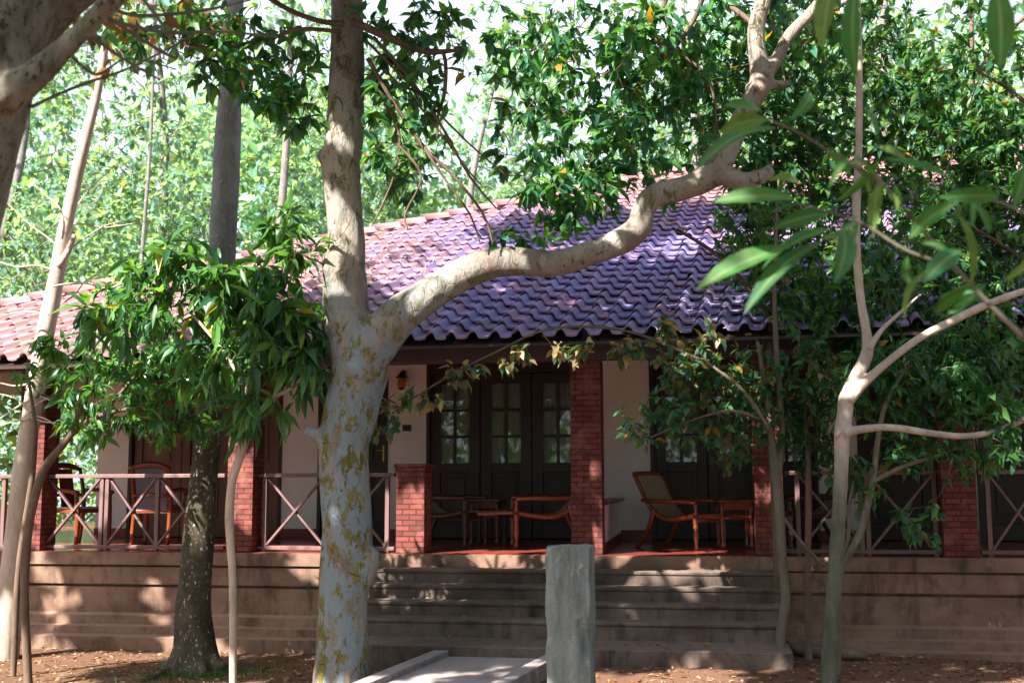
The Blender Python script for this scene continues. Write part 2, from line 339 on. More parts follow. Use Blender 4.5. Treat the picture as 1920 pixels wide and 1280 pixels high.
# doors
ZP0, ZP1, ZT = hp(850, 868, WN)[1], hp(850, 720, WN)[1], 3.30
def door(u0, u1, glazed=True, mat='dark', handle=None):
    g = .006; u0 += g; u1 -= g; d = MB(); n0, n1 = WN + .05, WN + .10
    w_ = u1 - u0; st = max(.11, (w_ - .41) / 2) if glazed else .12
    d.box(u0, u0 + st, n0, n1, FZ + .01, ZT); d.box(u1 - st, u1, n0, n1, FZ + .01, ZT)
    a, b = u0 + st, u1 - st
    d.box(a, b, n0, n1, FZ + .01, FZ + .22); d.box(a, b, n0, n1, ZP1 if glazed else ZT - .14, ZT); d.box(a, b, n0, n1, ZP0 - .13, ZP0)
    d.box(a, b, n0 + .03, n1 - .005, FZ + .22, ZP0 - .13); d.box(a + .06, b - .06, n0 + .012, n0 + .03, FZ + .28, ZP0 - .19)
    if glazed:
        c = (a + b) / 2; d.box(c - .02, c + .02, n0 + .004, n1 - .004, ZP0, ZP1)
        for i in (1, 2):
            z = ZP0 + (ZP1 - ZP0) * i / 3; d.box(a, c - .021, n0 + .006, n1 - .006, z - .018, z + .018); d.box(c + .021, b, n0 + .006, n1 - .006, z - .018, z + .018)
    else:
        d.box(a, b, n0 + .03, n1 - .005, ZP0, ZT - .14); d.box(a + .06, b - .06, n0 + .012, n0 + .03, ZP0 + .06, ZT - .2)
    o = d.build('door', M[mat], house, bevel=.004)
    if glazed:
        q = MB(); q.box(a + .001, b - .001, n0 + .026, n0 + .030, ZP0 + .001, ZP1 - .001); q.build('window_pane', M['glass'], o)
        q = MB(); vv = []; N = 40
        for i in range(N + 1):
            x = a - .05 + (b - a + .1) * i / N; y = WN + .17 + .012 * math.sin(i * 1.15) + .006 * math.sin(i * 2.7); vv += [(x, y, ZP0 - .1), (x, y, ZP1 + .05)]
        q.add(vv, [(2 * i, 2 * i + 2, 2 * i + 3, 2 * i + 1) for i in range(N)]); q.build('curtain', M['curtain'], o, smooth=True)
    if handle is not None:
        x, z = handle; q = MB(); q.box(x - .02, x + .02, n0 - .008, n0 - .001, z - .12, z + .10); q.tube([(x, n0 - .006, z + .03), (x, n0 - .05, z + .03), (x - .11, n0 - .055, z + .03)], .009, 8); q.build('handle', M['brass'], o, smooth=False, bevel=.002)
    return o
def leaves_row(a, b, n, **kw):
    for i in range(n): door(a + (b - a) * i / n, a + (b - a) * (i + 1) / n, **kw)
fr = MB()
def opening(a, b):  # jambs, head and transom boards round a group of doors
    fr.box(a + .001, a + .05, WN - .015, WN + .2, FZ, CEIL - .001); fr.box(b - .05, b - .001, WN - .015, WN + .2, FZ, CEIL - .001)
    fr.box(a + .051, b - .051, WN + .0, WN + .15, ZT + .004, CEIL - .001)
ug = lambda x: hu(x, WN)
grp = [(wall_u[0][1], wall_u[1][0]), (wall_u[1][1], wall_u[2][0]), (wall_u[2][1], wall_u[3][0]), (wall_u[3][1], wall_u[4][0]), (wall_u[4][1], wall_u[5][0]), (wall_u[5][1], 7.8)]
for a, b in grp: opening(a, b)
fr.build('door_frame', M['dark'], house)
a, b = grp[0]; leaves_row(a + .05, b - .05, 3, glazed=False, mat='brown')
a, b = grp[1]; hz = hp(718, 848, WN)[1]; door(a + .05, b - .05, False, 'dark', (ug(718), hz))
a, b = grp[2]; c0 = ug(803); lw = ug(899) - c0
for i in range(3): door(c0 + i * lw, c0 + (i + 1) * lw)
for p_, q_ in ((a + .05, c0), (c0 + 3 * lw, b - .05)): m = MB(); m.box(p_, q_, WN + .03, WN + .1, FZ + .01, ZT); m.build('door_jamb', M['dark'], house)
a, b = grp[3]; c0 = ug(1230); lw = (b - .05 - c0) / 3
for i in range(3): door(c0 + i * lw, c0 + (i + 1) * lw)
m = MB(); m.box(a + .05, c0, WN + .03, WN + .1, FZ + .01, ZT); m.build('door_jamb', M['dark'], house)
a, b = grp[4]; door(a + .05, b - .05, False)
a, b = grp[5]; leaves_row(a + .05, b - .05, 3, glazed=False)
# pillars
BEAM_Z = 3.155
pil_px = [(30, 78), (425, 473), (1070, 1128), (1415, 1468), (1765, 1830)]
pil = [(hu(a, 0), hu(b, 0)) for a, b in pil_px]
for a, b in pil + [(-9.3, -8.97), (7.1, 7.43)]:
    m = MB(); m.box(a, b, .0 + .02, .35, FZ + .001, BEAM_Z); m.build('brick_pillar', M['brick'], house, bevel=.006)
m = MB(); a, b = hu(742, 0), hu(795, 0); zt = hp(768, 869, 0)[1]
m.box(a, b, .02, .37, FZ + .001, zt - .075); m.box(a - .012, b + .012, .008, .382, zt - .0745, zt - .045); m.box(a - .025, b + .025, -.005, .395, zt - .0445, zt)
m.build('low_pillar', M['brick'], house, bevel=.006)
LOWP = (a, b)
m = MB(); m.box(UL, UR, -.04, .18, BEAM_Z + .001, CEIL - .12); m.box(UL, UR, .0, .14, CEIL - .119, CEIL + .002); m.build('beam', M['beam'], house, bevel=.01)
# low wall between two bays with a wooden top
a = pil[2][1] - .16; b = pil[2][1] - .02
m = MB(); m.box(a, b, .351, WN - .002, FZ + .001, 1.575); lw_ = m.build('low_wall', M['plaster'], house)
m = MB(); m.box(a - .03, b + .06, .352, WN - .003, 1.576, 1.61); m.build('wooden_top', M['dteak'], lw_, bevel=.008)
m = MB(); m.box(b + .001, b + .012, .36, WN - .02, FZ + .001, FZ + .1); m.build('skirting', M['skirt'], lw_)

# ------------------------------------------------------------------ roof
ra = YAW + R(2.5); RU = Vector((math.cos(ra), -math.sin(ra), 0)); RV = Vector((math.sin(ra), math.cos(ra), 0)); E0 = H(0, -.6, 0); ZE = 3.31; TAN = math.tan(R(26)); SK = math.tan(R(3.5))
def roofp(s, t, up=0): q = E0 + RU * s + RV * t; return np.array((q.x, q.y, ZE + TAN * t + up))
R0h, R1h = (-7.24, 1.64), (1.22, 7.6)
hsl = (R1h[1] - R0h[1]) / (R1h[0] - R0h[0])
def hip_s(t): return R0h[0] + (t - R0h[1]) / hsl
TR = R1h[1]
def inv_house(v): q = Matrix.Rotation(YAW, 4, 'Z') @ (Vector(v) - HO); return q
CW, CL, NS = .236, .25, 13                                 # column width, course length, samples across a column
prof_x = np.linspace(0, 1, NS)
def wave(x):
    h = np.where(x < .5, np.sin(np.pi * np.clip(x, 0, .5) / .5) ** .7 * .072, -.010 * np.sin(np.pi * (x - .5) / .5)); return h
vv, ff, cc = [], [], []
ncol = int((9.4 + 11) / CW); nrow = int(TR / CL) + 1
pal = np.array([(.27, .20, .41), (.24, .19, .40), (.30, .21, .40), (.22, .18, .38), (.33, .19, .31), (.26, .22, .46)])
base = 0
for j in range(-2, nrow):
    t0 = j * CL; t1 = t0 + CL * 1.16
    for i in range(ncol):
        s0 = -11 + i * CW; sc = s0 + CW / 2 + SK * t0
        if sc < hip_s(max(t0, 0)) - .05 or sc > 9.2: continue
        if j < 0 and not (sc < -2.9): continue
        if j == -2: continue
        jx, jz = RNG.normal(0, .006), abs(RNG.normal(0, .004)); tl = RNG.normal(0, .008)
        x = prof_x * CW; h = wave(prof_x) + jz
        rows = []
        for (t, lift) in ((t0 - tl, .060), (min(t1, TR), .010)):
            s = s0 + jx + x + SK * t
            s = np.maximum(s, hip_s(max(t, 0)) - .02)
            pts = E0_ = np.array([(E0.x, E0.y, 0)]) + np.outer(s, np.array(RU)) + t * np.array(RV)
            pts = pts + np.stack([np.zeros(NS), np.zeros(NS), ZE + TAN * t + h + lift], 1); rows.append(pts)
        low = rows[0].copy(); low[:, 2] -= .020; low += np.array(RV) * .010
        block = np.concatenate([low, rows[0], rows[0], rows[1]]); vv.append(block)
        wf = np.clip(max((-sc - .6) / 2.5, (t0 - 3.4) / 3) + RNG.normal(0, .18), 0, 1); c = (pal[RNG.integers(len(pal))] * (1 - wf) + np.array((.38, .215, .21)) * wf) * RNG.uniform(.88, 1.12)  # warmer tiles left put the sunlit tone into the colour; also warmer upslope
        for r_ in (0, 2):
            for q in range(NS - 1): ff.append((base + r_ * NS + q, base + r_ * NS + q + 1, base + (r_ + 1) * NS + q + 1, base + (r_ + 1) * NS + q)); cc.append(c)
        base += 4 * NS
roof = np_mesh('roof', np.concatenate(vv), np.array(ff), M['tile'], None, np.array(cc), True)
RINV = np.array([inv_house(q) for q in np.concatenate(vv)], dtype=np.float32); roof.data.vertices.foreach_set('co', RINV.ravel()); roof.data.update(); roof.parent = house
# boarding below the tiles and the other three slopes
def ih(s, t, up): return tuple(inv_house(roofp(s, t, up)))
m = MB(); B0 = (hip_s(0), 0); 
fl = [ih(*B0, -.03), ih(9.3, 0, -.03), ih(9.3, TR, -.03), ih(*R1h, -.03)]
m.add(fl + [(x, y, z - .03) for x, y, z in fl], [(0, 1, 2, 3), (7, 6, 5, 4)] + [(i, i + 4, (i + 1) % 4 + 4, (i + 1) % 4) for i in range(4)])
fl = [ih(hip_s(0) - .1, -CL * 1.02, -.03), ih(-2.6, -CL * 1.02, -.03), ih(-2.6, -.003, -.03), ih(hip_s(0) + .1, -.003, -.03)]
m.add(fl + [(x, y, z - .03) for x, y, z in fl], [(0, 1, 2, 3), (7, 6, 5, 4)] + [(i, i + 4, (i + 1) % 4 + 4, (i + 1) % 4) for i in range(4)])
m.build('roof_boards', M['dark'], roof)
def lowz(v, z): return (v[0], v[1], z)
bl = lowz(ih(B0[0], 2 * TR, 0), ZE); br_ = lowz(ih(9.3, 2 * TR, 0), ZE)
m = MB(); top = [ih(*B0, -.035), bl, ih(R1h[0], R1h[1], -.035), br_, ih(9.3, TR, -.035)]
m.add(top, [(0, 2, 1), (1, 2, 4, 3)])
o = m.build('back_slope', M['tile'], roof)
at = o.data.attributes.new('col', 'FLOAT_COLOR', 'FACE'); at.data.foreach_set('color', [.36, .22, .25, 1] * 2)
# hip and ridge caps: overlapping half-round tiles in one mesh
m = MB(); fcol = []
def cap_run(p, q, n):
    p = Vector(p); q = Vector(q); d = (q - p).normalized(); sd = d.cross(Vector((0, 0, 1))).normalized(); up = sd.cross(d); L = (q - p).length / n
    for i in range(n):
        jit = random.uniform(-.012, .012); vv = []; K = 8
        for (t, rr, lz) in ((-.03, .135, .028), (L, .118, 0)):
            for rad in (rr, rr - .02):
                for k in range(K + 1):
                    an = math.pi * k / K; vv.append(p + d * (i * L + t) + sd * (math.cos(an) * rad + jit) + up * (math.sin(an) * rad * .85 + lz - .02))
        n1 = K + 1; f_ = []
        for k in range(K):
            f_ += [(k, k + 1, 2 * n1 + k + 1, 2 * n1 + k), (n1 + k + 1, n1 + k, k, k + 1)]
        m.add(vv, f_); c = np.array((.44, .22, .20)) * random.uniform(.8, 1.2) + np.array((0, random.uniform(0, .05), random.uniform(0, .08))); fcol.extend([c] * len(f_))
cap_run(ih(hip_s(-.2), -.2, .05), ih(*R1h, .06), 34); cap_run(ih(*R1h, .06), ih(9.3, TR, .06), 24)
o = m.build('ridge_cap', M['tile'], roof, smooth=True)
at = o.data.attributes.new('col', 'FLOAT_COLOR', 'FACE'); at.data.foreach_set('color', [x for c in fcol for x in (*c, 1)])

# ------------------------------------------------------------------ steps, railings and things on the wall
steps = thing('steps', 'wide stained cement steps rising to the verandah between the two plinth walls', 'steps', HO, -YAW)
su0, su1 = hu(694, -.6), hu(1456, -.6)
zs = [.915, .775, .635, .495]
for i, z in enumerate(zs):
    m = MB(); m.box(su0, su1, -.31 - .27 * i, -.032 - .27 * i, -.2, z - .04); m.box(su0 - .004, su1 + .004, -.325 - .27 * i, -.034 - .27 * i, z - .0395, z)
    m.build('step', M['step'], steps, bevel=.012)
m = MB(); m.box(su0 - .02, su1 + .03, -1.72, -1.115, -.2, .325); m.build('landing', M['step'], steps, bevel=.015)

def railing(x0, x1, posts, crosses, label, n=.2, ptop=885.5):
    u0, u1 = hu(x0, n), hu(x1, n); zt = FZ + .885; zb = FZ + .05
    t = thing('verandah_railing', label, 'railing', H((u0 + u1) / 2, n, FZ), -YAW, 'railings between the verandah pillars')
    c = (u0 + u1) / 2; h = zt - FZ
    m = MB(); m.box(u0 - c, u1 - c, -.045, .045, h - .045, h); m.build('top_rail', M['rail'], t, bevel=.006)
    m = MB(); m.box(u0 - c, u1 - c, -.03, .03, .02, .062); m.build('bottom_rail', M['rail'], t, bevel=.005)
    for px in posts:
        u = hu(px, n) - c; m = MB(); m.box(u - .024, u + .024, -.026, .026, .0, h - .0455); m.build('post', M['rail'], t, bevel=.004)
    for a, b in crosses:
        ua_, ub_ = hu(a, n) - c, hu(b, n) - c
        for k, (p, q) in enumerate((((ua_, 0), (ub_, 1)), ((ua_, 1), (ub_, 0)))):
            y = -.014 + .028 * k; z = lambda e: .066 if e == 0 else h - .05
            m = MB(); m.beam((p[0], y, z(p[1])), (q[0], y, z(q[1])), .026, .046, (0, 1, 0)); m.build('cross_brace', M['rail'], t, bevel=.003)
    return t
railing(80, 424, (89, 193, 203, 297, 400), ((92, 190), (206, 294), (300, 397)), 'sunlit railing of three cross panels in front of the two teak armchairs')
railing(475, 741, (498, 612, 727), ((502, 608), (616, 723)), 'dark railing between a brick pillar and the low brick pillar, behind the mottled trunk')
railing(1470, 1764, (1494, 1612, 1624, 1750), ((1498, 1608), (1628, 1746)), 'shaded railing behind the forked pale sapling, right of the steps')
railing(1832, 2060, (1850, 1960, 2050), ((1854, 1956), (1964, 2046)), 'dark railing at the far right edge beyond the last brick pillar')
railing(-250, 28, (-240, -120, 10), ((-236, -124), (-116, 6)), 'railing at the far left end of the verandah beside the leaning trunk')

u, z = hp(757, 716, WN)
t = thing('wall_lantern', 'small black lantern with amber glass on the white wall above the low brick pillar', 'lantern', H(u, WN - .12, z), -YAW)
m = MB(); m.lathe([(.02, .13), (.035, .10), (.085, .06), (.085, .05), (.06, .045)], (0, 0, 0), 8); m.tube([(0, 0, .12), (0, .05, .15), (0, .119, .10)], .009, 6); m.box(-.03, .03, .105, .119, .02, .16); m.build('bracket', M['iron'], t)
m = MB(); m.lathe([(.055, .04), (.062, -.06), (.05, -.09)], (0, 0, 0), 8); m.build('lamp_glass', M['amber'], t)
m = MB(); m.lathe([(.055, -.091), (.03, -.115), (.012, -.12)], (0, 0, 0), 8); m.build('finial', M['iron'], t)
u, z = hp(763, 802, WN)
m = MB(); m.box(-.062, .062, -.012, 0, -.045, .045); o = m.build('wall_plaque', M['plaque'], bevel=.003); o.location = H(u, WN - .001, z); o.rotation_euler = (0, 0, -YAW)
tag(o, 'small dark plaque on the white wall between two doors, below the lantern', 'plaque')

# ------------------------------------------------------------------ furniture
TURN = [(.020, 0), (.028, .015), (.030, .04), (.020, .06), (.024, .09), (.034, .16), (.036, .20), (.024, .25), (.034, .265), (.034, .28), (.024, .30), (.033, .33), (.033, .42)]
def sheet(m, cl, hw, th=.012):
    k = len(cl); vv = []
    for x, z in cl: vv += [(x, -hw, z), (x, hw, z), (x, hw, z - th), (x, -hw, z - th)]
    ff = [(3, 2, 1, 0), tuple(4 * (k - 1) + i for i in range(4))]
    for i in range(k - 1):
        for e in range(4): ff.append((4 * i + e, 4 * i + (e + 1) % 4, 4 * i + 4 + (e + 1) % 4, 4 * i + 4 + e))
    m.add(vv, ff)
def planter_chair(label, loc, rz, wood='orange', rest=True):
    t = thing('planter_chair', label, 'chair', loc, rz, 'cane planter chairs on the verandah')
    cl = [(-.60, .93), (-.52, .78), (-.43, .62), (-.33, .49), (-.22, .41), (-.08, .375), (.08, .385), (.24, .41), (.36, .43)]
    cl2 = spline([Vector((x, 0, z)) for x, z in cl], [1] * len(cl), 3)[0]
    m = MB(); sheet(m, [(q.x, q.z) for q in cl2], .26); m.build('cane_seat', M['cane'], t, smooth=False)
    for s in (-1, 1):
        m = MB(); pts = [(x, s * .285, z - .012) for x, z in cl]; m.tube(pts, [.028] * 3 + [.032] * 6, 8, sub=3); m.build('side_rail', M[wood], t, smooth=True)
        m = MB(); m.lathe(TURN, (.33, s * .30, 0), 12); m.lathe([(.022, .421), (.03, .45), (.016, .48), (.028, .52), (.024, .55), (.012, .575)], (.33, s * .30, 0), 10); m.build('leg', M[wood], t, smooth=True)
        m = MB(); m.tube([(-.30, s * .29, .50), (-.36, s * .29, .30), (-.46, s * .29, .12), (-.58, s * .29, 0)], [.032, .034, .03, .026], 8, sub=3); m.build('leg', M[wood], t, smooth=True)
        m = MB(); m.tube([(-.47, s * .315, .60), (-.2, s * .325, .585), (.1, s * .325, .585), (.34, s * .32, .578)], [.022, .026, .03, .026], 8, sub=3); m.build('arm', M[wood], t, smooth=True)
        if rest:
            m = MB(); m.beam((.36, s * .262, .415), (.78, s * .255, .40), .05, .035); m.build('leg_rest', M[wood], t, bevel=.008)
    m = MB(); m.tube([(-.60, -.30, .925), (-.605, 0, .935), (-.60, .30, .925)], .03, 8, sub=3); m.build('head_rail', M[wood], t, smooth=True)
    m = MB(); m.beam((.34, -.28, .36), (.34, .28, .36), .03, .06); m.build('front_rail', M[wood], t, bevel=.005)
    return t
def at_floor(px, n): return H(hu(px, n, 1025), n, FZ)
planter_chair('cane reclining chair facing left, half behind the tall brick pillar', at_floor(1016, 1.35), -YAW + R(180 + 14))
planter_chair('dark cane reclining chair facing right, beside the low brick pillar', at_floor(846, 1.5), -YAW + R(-14), 'dteak', False)
planter_chair('cane reclining chair with orange legs, right of the white wall', at_floor(1290, 1.25), -YAW + R(-34)).scale = (.93, .93, .93)
planter_chair('cane reclining chair half hidden behind the railing right of the steps', at_floor(1512, 1.5), -YAW + R(-160), 'dteak', False)
def side_table(label, loc, rz, wood):
    t = thing('side_table', label, 'table', loc, rz, 'small turned leg tables on the verandah')
    m = MB(); m.box(-.21, .21, -.21, .21, .535, .56); m.build('table_top', M[wood], t, bevel=.008)
    m = MB()
    for a in (-1, 1): m.box(-.16, .16, a * .165 - .01, a * .165 + .01, .45, .534); m.box(a * .165 - .01, a * .165 + .01, -.15, .15, .45, .534)
    m.build('apron', M[wood], t)
    m = MB(); m.box(-.17, .17, -.17, .17, .335, .365); m.build('shelf', M[wood], t, bevel=.004)
    for sx in (-1, 1):
        for sy in (-1, 1): m = MB(); m.lathe([(r * .8, q * 1.27) for r, q in TURN], (sx * .165, sy * .165, 0), 10); m.build('leg', M[wood], t, smooth=True)
    return t
side_table('orange turned leg side table in front of the brown door, right of the reclining chair', at_floor(1378, 1.3), -YAW + R(8), 'orange')
side_table('dark turned leg side table between the two facing reclining chairs', at_floor(915, 1.75), -YAW + R(-6), 'dteak')
def arm_chair(label, loc, rz, cushion):
    t = thing('dining_armchair', label, 'chair', loc, rz, 'teak armchairs behind the sunlit railing')
    w_ = 'orange'
    m = MB(); m.box(-.25, .25, -.27, .27, .40, .45); m.build('seat', M[w_], t, bevel=.012)
    for sx, sy in ((1, 1), (1, -1)):
        m = MB(); m.tube([(.22, sy * .25, 0), (.235, sy * .25, .22), (.225, sy * .25, .42), (.21, sy * .265, .66)], [.024, .03, .034, .024], 8, sub=3); m.build('leg', M[w_], t, smooth=True)
    for sy in (1, -1):
        m = MB(); m.tube([(-.30, sy * .23, 0), (-.24, sy * .23, .42), (-.27, sy * .235, .70), (-.35, sy * .235, .98)], [.024, .032, .028, .022], 8, sub=3); m.build('leg', M[w_], t, smooth=True)
        m = MB(); m.tube([(-.27, sy * .245, .68), (-.1, sy * .29, .69), (.1, sy * .295, .68), (.25, sy * .27, .655)], [.022, .026, .032, .03], 8, sub=3); m.build('arm', M[w_], t, smooth=True)
    m = MB(); m.tube([(-.35, -.26, .95), (-.375, -.1, 1.0), (-.375, .1, 1.0), (-.35, .26, .95)], [.024, .038, .038, .024], 8, sub=3); m.build('crest_rail', M[w_], t, smooth=True)
    m = MB(); m.tube([(-.275, -.22, .62), (-.29, 0, .63), (-.275, .22, .62)], .02, 8, sub=3); m.build('back_rail', M[w_], t, smooth=True)
    m = MB(); cl = [(-.345, .96), (-.31, .80), (-.275, .62), (-.25, .46)]; sheet(m, cl, .11 if not cushion else .19, .02); m.build('back_splat', M['cloth' if cushion else w_], t)
    if cushion:
        m = MB(); m.box(-.23, .23, -.24, .24, .451, .50); m.build('cushion', M['cloth'], t, bevel=.02)
    else:
        m = MB(); m.box(-.22, .22, -.23, .23, .451, .475); m.build('cushion', M['curtain'], t, bevel=.01)
    return t
arm_chair('sunlit teak armchair with pale seat, nearest the left end of the railing', at_floor(150, 1.35), -YAW + R(-20), False)
arm_chair('teak armchair with grey cloth back against the brown door, left of the dark trunk', at_floor(296, 1.3), -YAW + R(96), True)

# ------------------------------------------------------------------ stone post and log
p = fpt(1070, 1438, .06); p = P(1070, 1100, 7.5); gz = ground_z(p.x, p.y)
t = thing('stone_post', 'square grey granite post standing in front of the steps', 'post', (p.x, p.y, gz - .1), R(-11))
ht = P(1070, 1023, 7.45).z - gz + .1; hw = .145
m = MB(); N = 22; pr = []
for i in range(N + 1):
    z = ht * i / N; q = hw + .004 * mnoise.noise(Vector((0, 0, z * 4))); pr.append((z, q))
vv = []; K = 5
for z, q in pr:
    ring = []
    for e in range(4):
        a_ = [(-q, -q), (q, -q), (q, q), (-q, q)][e]; b_ = [(q, -q), (q, q), (-q, q), (-q, -q)][e]
        for k in range(K):
            x = a_[0] + (b_[0] - a_[0]) * k / K; y = a_[1] + (b_[1] - a_[1]) * k / K; d = .010 * mnoise.noise(Vector((x * 9, y * 9, z * 6))) - (.022 * max(0, mnoise.noise(Vector((e * 7.3, 1.1, z * 5.5))) - .1) if k == 0 else 0); s = 1 + d / q - (.03 if k == 0 else 0); ring.append((x * s, y * s, z - (0 if z < ht else .01 * (k == 0)) + (.006 * mnoise.noise(Vector((x * 20, y * 20, 3))) if z >= ht else 0)))
    vv += ring
L = 4 * K
m.add(vv, [(i * L + k, i * L + (k + 1) % L, (i + 1) * L + (k + 1) % L, (i + 1) * L + k) for i in range(N) for k in range(L)] + [tuple(N * L + k for k in range(L))])
m.build('shaft', M['stone'], t, bevel=.004)
a_, b_ = fpt(1474, 1222, .2), fpt(1628, 1240, .16); a_.z = ground_z(a_.x, a_.y) + .075; b_.z = ground_z(b_.x, b_.y) + .06
t = thing('fallen_log', 'grey weathered log lying on the earth at the right foot of the steps', 'log', (a_ + b_) / 2)
m = MB(); m.tube([a_, a_ * .6 + b_ * .4 + Vector((0, 0, .012)), b_], [.072, .074, .05], 12, .55, 3, 8); m.build('log', M['bark_brown'], t, smooth=True, local=False)

# ------------------------------------------------------------------ leaves and crowns
def leaf_template(kind):
    if kind == 'long':      # lance-shaped, folded along the midrib and drooping
        ys = [0, .25, .6, 1.0]; ws = [.06, .5, .42, 0]; zs_ = [0, .03, 0, -.16]
        v = [(0, 0, 0)]
        for i in (1, 2): v += [(-ws[i], ys[i], zs_[i] + .10 * ws[i]), (0, ys[i], zs_[i]), (ws[i], ys[i], zs_[i] + .10 * ws[i])]
        v += [(0, 1.0, zs_[3])]
        f = [(0, 2, 1, 1), (0, 3, 2, 2), (1, 2, 5, 4), (2, 3, 6, 5), (4, 5, 7, 7), (5, 6, 7, 7)]
        f3 = [(0, 2, 1), (0, 3, 2), (1, 2, 5), (1, 5, 4), (2, 3, 6), (2, 6, 5), (4, 5, 7), (5, 6, 7)]
    else:                   # oval, four faces folded on the midrib
        v = [(0, 0, 0), (-.5, .45, .05), (0, .5, -.03), (.5, .45, .05), (0, 1, -.10)]
        f3 = [(0, 2, 1), (0, 3, 2), (1, 2, 4), (2, 3, 4)]
    return np.array(v, dtype=np.float32), np.array(f3)
TEMPL = {k: leaf_template(k) for k in ('long', 'oval')}
def norm(a): return a / np.maximum(np.linalg.norm(a, axis=1, keepdims=True), 1e-6)
def leaf_mesh(name, pos, dirs, nrm, length, width, cols, mat, parent, kind='oval'):
    tv, tf = TEMPL[kind]; n = len(pos); d = norm(dirs); x = norm(np.cross(d, nrm)); z = np.cross(x, d)
    L = np.asarray(length).reshape(-1, 1, 1); W = np.asarray(width).reshape(-1, 1, 1)
    V = pos[:, None, :] + x[:, None, :] * tv[None, :, 0:1] * W + d[:, None, :] * tv[None, :, 1:2] * L + z[:, None, :] * tv[None, :, 2:3] * L
    F = (np.arange(n)[:, None, None] * len(tv) + tf[None]).reshape(-1, 3)
    return np_mesh(name, V.reshape(-1, 3), F, mat, parent, np.repeat(cols, len(tf), axis=0))
GREEN = [(.030, .105, .034), (.045, .135, .036), (.022, .080, .034), (.060, .160, .040), (.035, .12, .055)]
def leaf_cols(rng, n, pal, var=.25, yellow=.02, ycol=(.30, .17, .03)):
    p = np.array(pal); c = p[rng.integers(len(p), size=n)] * rng.uniform(1 - var, 1 + var, (n, 1))
    if yellow: k = rng.random(n) < yellow; c[k] = np.array(ycol) * rng.uniform(.6, 1.2, (k.sum(), 1))
    return c
class Crown:
    """twigs grown from limbs towards points in ellipsoid lobes, with leaves along and at the end of each twig"""
    def __init__(s, seed, nodes): s.r = np.random.default_rng(seed); s.nodes = [np.array(q) for q in nodes]; s.tw = []; s.tips = []; s.P = []; s.D = []; s.root_n = len(s.nodes)
    def lobe(s, c, rad, n, shell=.35):
        c = np.array(c); rad = np.array(rad); u = norm(s.r.normal(size=(n, 3))) * (s.r.random((n, 1)) ** shell)
        s.tips += list(c + u * rad); return s
    def plobe(s, px, py, Y, rx, ry, rd, n, shell=.4):
        k = Y / F_PX; return s.lobe(P(px, py, Y), (rx * k, rd, ry * k), n, shell)
    def grow(s, leaves=8, spread=.16, droop=.35, whorl=.5, maxlen=1.1):
        tips = np.array(s.tips); nodes = np.array(s.nodes)
        d0 = np.min(np.linalg.norm(tips[:, None] - nodes[None], axis=2), axis=1) if len(nodes) < 400 else np.zeros(len(tips))
        allp = np.zeros((len(nodes) + 4 * len(tips), 3)); allp[:len(nodes)] = nodes; cnt = len(nodes)
        for i in np.argsort(d0):
            t = tips[i]; dd = np.linalg.norm(allp[:cnt] - t, axis=1); a = allp[np.argmin(dd)]; L = dd.min()
            mid = (a + t) / 2 + s.r.normal(size=3) * .10 * L + np.array((0, 0, .08 * L)); q = a * .25 + t * .75 + s.r.normal(size=3) * .05 * L
            s.tw.append((a, mid, q, t)); allp[cnt:cnt + 3] = (mid, q, t); cnt += 3
            dr = (t - q) / max(np.linalg.norm(t - q), 1e-6); n = max(2, s.r.poisson(leaves))
            for k in range(n):
                if s.r.random() < whorl: b = t
                else:
                    f = s.r.uniform(.0, 1); b = q * (1 - f) + t * f + s.r.normal(size=3) * .02
                s.P.append(b); v = dr * s.r.uniform(.1, .9) + s.r.normal(size=3) * .6; v[2] -= droop; s.D.append(v)
        return s
    def leaves(s, parent, length, width, pal, mat, kind='oval', jit=.5, var=.3, yellow=.02, ycol=(.30, .17, .03), name='crown', gaps=False):
        if gaps:                                        # leaves cut out along sun rays so chosen spots are lit
            p = np.array(s.P); sd_ = np.array(sdir); ok = np.ones(len(p), bool)
            for q, r_ in (SURF if gaps == 'surf' else SURF + GAPS):
                w_ = p - np.array(q); tt = w_ @ sd_; dist = np.linalg.norm(w_ - tt[:, None] * sd_, axis=1)
                an = np.array([mnoise.noise(Vector(a) * 2.2) for a in p]); ok &= ~((dist < r_ * (1 + .45 * an)) & (tt > .3))
            s.P = list(p[ok]); s.D = list(np.array(s.D)[ok])
        n = len(s.P); D = norm(np.array(s.D)); up = np.array([0, 0, 1.0]) + s.r.normal(size=(n, 3)) * jit
        Ls = length * np.clip(s.r.lognormal(-.12, .32, n), .3, 1.5)
        return leaf_mesh(name, np.array(s.P), D, up, Ls, Ls * width * s.r.uniform(.85, 1.15, n), leaf_cols(s.r, n, pal, var, yellow, ycol), mat, parent, kind)
    def twigs(s, parent, r0, mat, name='twigs', seg=4):
        m = MB()
        for a, b, c, t in s.tw:
            L = np.linalg.norm(t - a); r = r0 * min(1.6, .5 + L); m.tube([a, b, c, t], [r, r * .8, r * .55, r * .3], seg)
        vs_ = np.array([tuple(q) for q in m.v]); 
        me = bpy.data.meshes.new(name); off = np.array(parent.location)
        me.from_pydata([tuple(q) for q in vs_ - off], [], m.f); me.materials.append(mat); o = bpy.data.objects.new(name, me); C.objects.link(o); o.parent = parent; return o
SLIM = 1.0
def pp(lst, Y):  # (px, py, radius px[, depth]) -> points and radii
    pts, rad = [], []
    for q in lst:
        y = q[3] if len(q) > 3 else Y; pts.append(P(q[0], q[1], y)); rad.append(q[2] * SLIM * y / F_PX)
    return pts, rad
